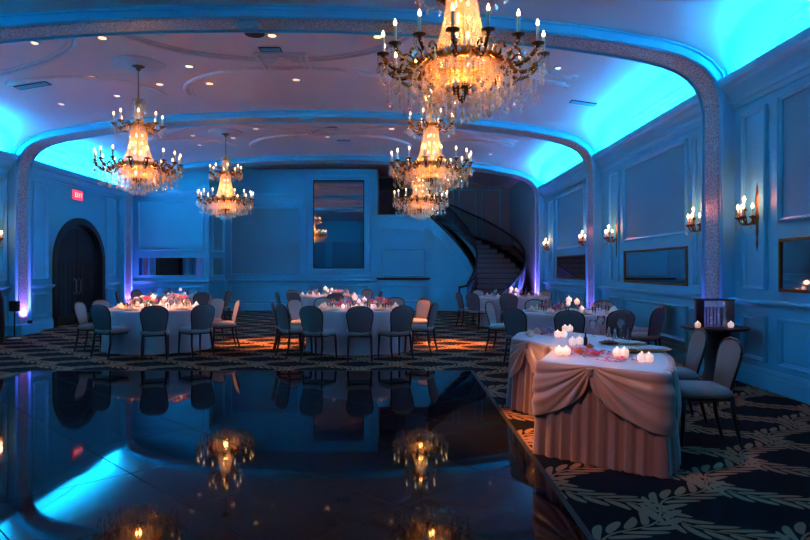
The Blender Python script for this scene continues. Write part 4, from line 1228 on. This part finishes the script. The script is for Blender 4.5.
for (px, py, r, lab) in ((609,344,.10,'dark side plate with browned bread left of the chargers'),(632,353,.07,'small dark dish of food in front of the large charger')):
    x, y = w6(px, py); t = empty('side_dish', (x, y, .745)); tag(t, lab, 'dish', 'dark side dishes on the draped table')
    MB().lathe([(.0001,.004),(r*.7,.004),(r,.018),(r*1.02,.016),(r*.7,0),(.0001,0)],20).build('dish','darkplate',t,smooth=True)
    fm = MB(); 
    for q in range(5):
        a = q*1.3; fm.lathe([(.0001,0),(.022,.004),(.026,.016),(.015,.030),(.0001,.034)],8,(r*.35*math.cos(a),r*.35*math.sin(a),.004))
    fm.build('food','food',t,smooth=True)
for (px, py, lab, kd, s_) in ((593,337,'wide-rimmed stemmed glass standing beside the dark bottle','wine',1.0),(601,335,'tall stemmed glass right of the wide-rimmed one','wine',1.15),(621,338,'tall stemmed glass at the back right of the draped table','wine',1.1),
                             (609,337,'left-most water tumbler at the back of the draped table','tumbler',1.),(615,339,'middle water tumbler at the back of the draped table','tumbler',1.),(628,338.5,'right-most water tumbler at the back of the draped table','tumbler',1.)):
    x, y = w6(px, py); put(kd, x, y, .745, lab, 'glass', 'glasses on the draped table', 0, s_)
x, y = w6(585.5,345.5); o = MB().lathe([(.0001,0),(.018,0),(.018,.07),(.008,.09),(.008,.125),(.0001,.125)],12).build('pepper_bottle','black_metal',smooth=True,loc=(x,y,.745)); o.name = 'small_bottle'; tag(o,'slim black bottle standing behind the petal heap','bottle')

# ---------------------------------------------------------------- pedestal table with glass vessel by the near pilaster
PX, PY = 4.02, 8.05
t = empty('pedestal_table', (PX, PY, 0)); tag(t, 'black round pedestal table against the nearest right pilaster', 'table')
MB().lathe([(.0001,.71),(.37,.71),(.40,.72),(.40,.745),(.0001,.745)],32).build('tabletop','dark_wood',t,smooth=False)
MB().lathe([(.0001,0),(.24,0),(.24,.03),(.16,.07),(.12,.2),(.13,.5),(.2,.69),(.0001,.71)],24).build('pedestal','dark_wood',t,smooth=True)
g = empty('glass_display_box', (PX-.02, PY-.02, .745)); tag(g, 'clear glass box with dark rim holding cylinder vases on the black pedestal table', 'vase')
gb = MB()
for (a, b, c_, d) in ((-.19,.19,-.14,-.134),(-.19,.19,.134,.14),(-.19,-.184,-.134,.134),(.184,.19,-.134,.134)): gb.box(a, b, c_, d, .006, .34)
gb.box(-.19,.19,-.14,.14,0,.006); gb.build('glass_walls','glass',g)
rm = MB(); rm.tube([(-.19,-.14,.345),(.19,-.14,.345),(.19,.14,.345),(-.19,.14,.345)],.008,6,closed=True); rm.build('rim','black_metal',g)
for k, dx in enumerate((-.12,-.03,.06,.135)):
    MB().lathe([(.0001,.008),(.035,.008),(.035,.25),(.032,.25),(.032,.014),(.0001,.014)],16,((dx),.0,0),close=False).build('glass_cylinder','glass',g,smooth=True)
for k, (px, lab) in enumerate(((697,'votive burning at the left edge of the black pedestal table'),(730,'votive burning right of the glass box on the pedestal table'))):
    x = (px-400)/630*(PY-.2); put('votive', x, PY-.22, .745, lab, 'candle', 'votives on the pedestal table', 0, 1.0)

# small stand at left and black-draped shape at the edge
t = empty('post_stand', (-8.2,13.4,0)); tag(t, 'slim black post stand with a small box head beside the left pilaster', 'stand')
MB().lathe([(.0001,0),(.13,0),(.13,.012),(.02,.03),(.0001,.03)],20).build('base','steel',t,smooth=True)
MB().tube([(0,0,.02),(0,0,.6)],.015,8).build('pole','black_metal',t)
MB().box(-.09,.09,-.05,.05,.58,.80).build('box_head','black_metal',t,bevel=.01)
o = MB().lathe([(.0001,0),(.26,0),(.26,.4),(.24,.85),(.18,1.05),(.07,1.16),(.0001,1.17)],24).build('covered_stand','black_metal',smooth=True,loc=(-8.3,12.75,0)); tag(o,'rounded black covered object cut off by the left edge of the photo','stand')

# ---------------------------------------------------------------- uplights on the plinths
UPC = (.38, .16, 1)
def uplight(side, ay, lab, e=26):
    xi = CX+(6.47 if side == 'R' else -6.47); s = -1 if side == 'R' else 1
    x = xi+s*.16; y = ay+.3
    t = empty('led_uplight', (x, y, .24)); tag(t, lab, 'light', 'purple uplights at the pilasters')
    MB().lathe([(.0001,0),(.05,0),(.055,.05),(.05,.07),(.044,.07),(.04,.055),(.0001,.055)],16).build('housing','black_metal',t,smooth=True)
    MB().lathe([(.0001,.062),(.042,.062)],16,close=False).build('lens','led',t)
    spot('uplight_beam', (x, y, .32), (xi-s*.0, y, 1.0), UPC, e*2.6, 120, .8, .04)
uplight('L', ARCH[1], 'violet uplight at the foot of the tall left pilaster', 40)
uplight('L', ARCH[2], 'violet uplight by the pilaster right of the arched doors', 40)
uplight('R', ARCH[0], 'violet uplight half hidden under the black pedestal table', 8)
uplight('R', ARCH[1], 'violet uplight at the foot of the middle right pilaster', 18)
uplight('R', ARCH[2], 'violet uplight at the far right pilaster by the staircase', 90)

# ---------------------------------------------------------------- cove lighting
CY = (.004, .475, 1.0)
def cove(side, y0, y1, e):
    l = bpy.data.lights.new('cove_strip','AREA'); l.shape = 'RECTANGLE'; l.size = y1-y0-.1; l.size_y = .06; l.color = CY; l.energy = e
    o = bpy.data.objects.new('cove_strip', l); COL.objects.link(o)
    x = (XR+.12) if side == 'R' else (XL-.12)
    o.location = (x, (y0+y1)/2, 4.0)
    d = Vector((.62 if side == 'R' else -.62, 0, 1))
    q = d.to_track_quat('-Z','Y'); o.rotation_euler = q.to_euler()
    # long side must run along world Y
    zax = -d.normalized(); xax = Vector((0,1,0)); yax = zax.cross(xax)
    o.matrix_world = Matrix(((xax.x,yax.x,zax.x,o.location.x),(xax.y,yax.y,zax.y,o.location.y),(xax.z,yax.z,zax.z,o.location.z),(0,0,0,1)))
for (a, b), e in zip([(YF, 2.6), (2.7, ARCH[0])]+bays[1:], (90, 490, 540, 600, 50)):
    cove('R', a, b if b < 24 else 22.4, e*1.0); 
    if b < 24: cove('L', a, b, e*1.0)

# pin spots on the tables (from the ceiling downlights; swag fills are added)
spot('table_pin_spot', (-4.75,12.45,4.95), (T1[0],T1[1],.75), (1,.40,.16), 3400, 26, .7)
spot('table_pin_spot', (-2.0,12.15,5.0), (T2[0],T2[1],.75), (1,.40,.22), 900, 24, .7)
spot('table_pin_spot', (-2.0,17.4,5.0), (T3[0],T3[1],.75), (1,.42,.25), 1300, 24, .7)
spot('aisle_pin_spot', (-3.6,12.4,5.0), (-2.65,12.6,0), (1,.38,.10), 4500, 27, .9)
spot('aisle_pin_spot', (1.3,12.6,5.0), (.95,12.4,0), (1,.38,.10), 4500, 25, .9)
spot('swag_side_fill', (-2.2,6.6,5.0), (1.0,5.75,.2), (1,.42,.10), 3400, 19, .9)  # added for the orange side light; no downlight stands here
spot('swag_front_fill', (-2.2,2.6,4.9), (1.5,4.8,.5), (1,.50,.34), 640, 16, .9)  # added fill to warm the front swag, no fixture above

w = bpy.data.worlds.new('world'); scene.world = w; w.use_nodes = True
w.node_tree.nodes['Background'].inputs[0].default_value = (.004,.006,.01,1)
scene.cycles.use_denoising = True
scene.cycles.max_bounces = 8; scene.cycles.diffuse_bounces = 4; scene.cycles.glossy_bounces = 4; scene.cycles.transparent_max_bounces = 16
scene.cycles.sample_clamp_indirect = 40.0
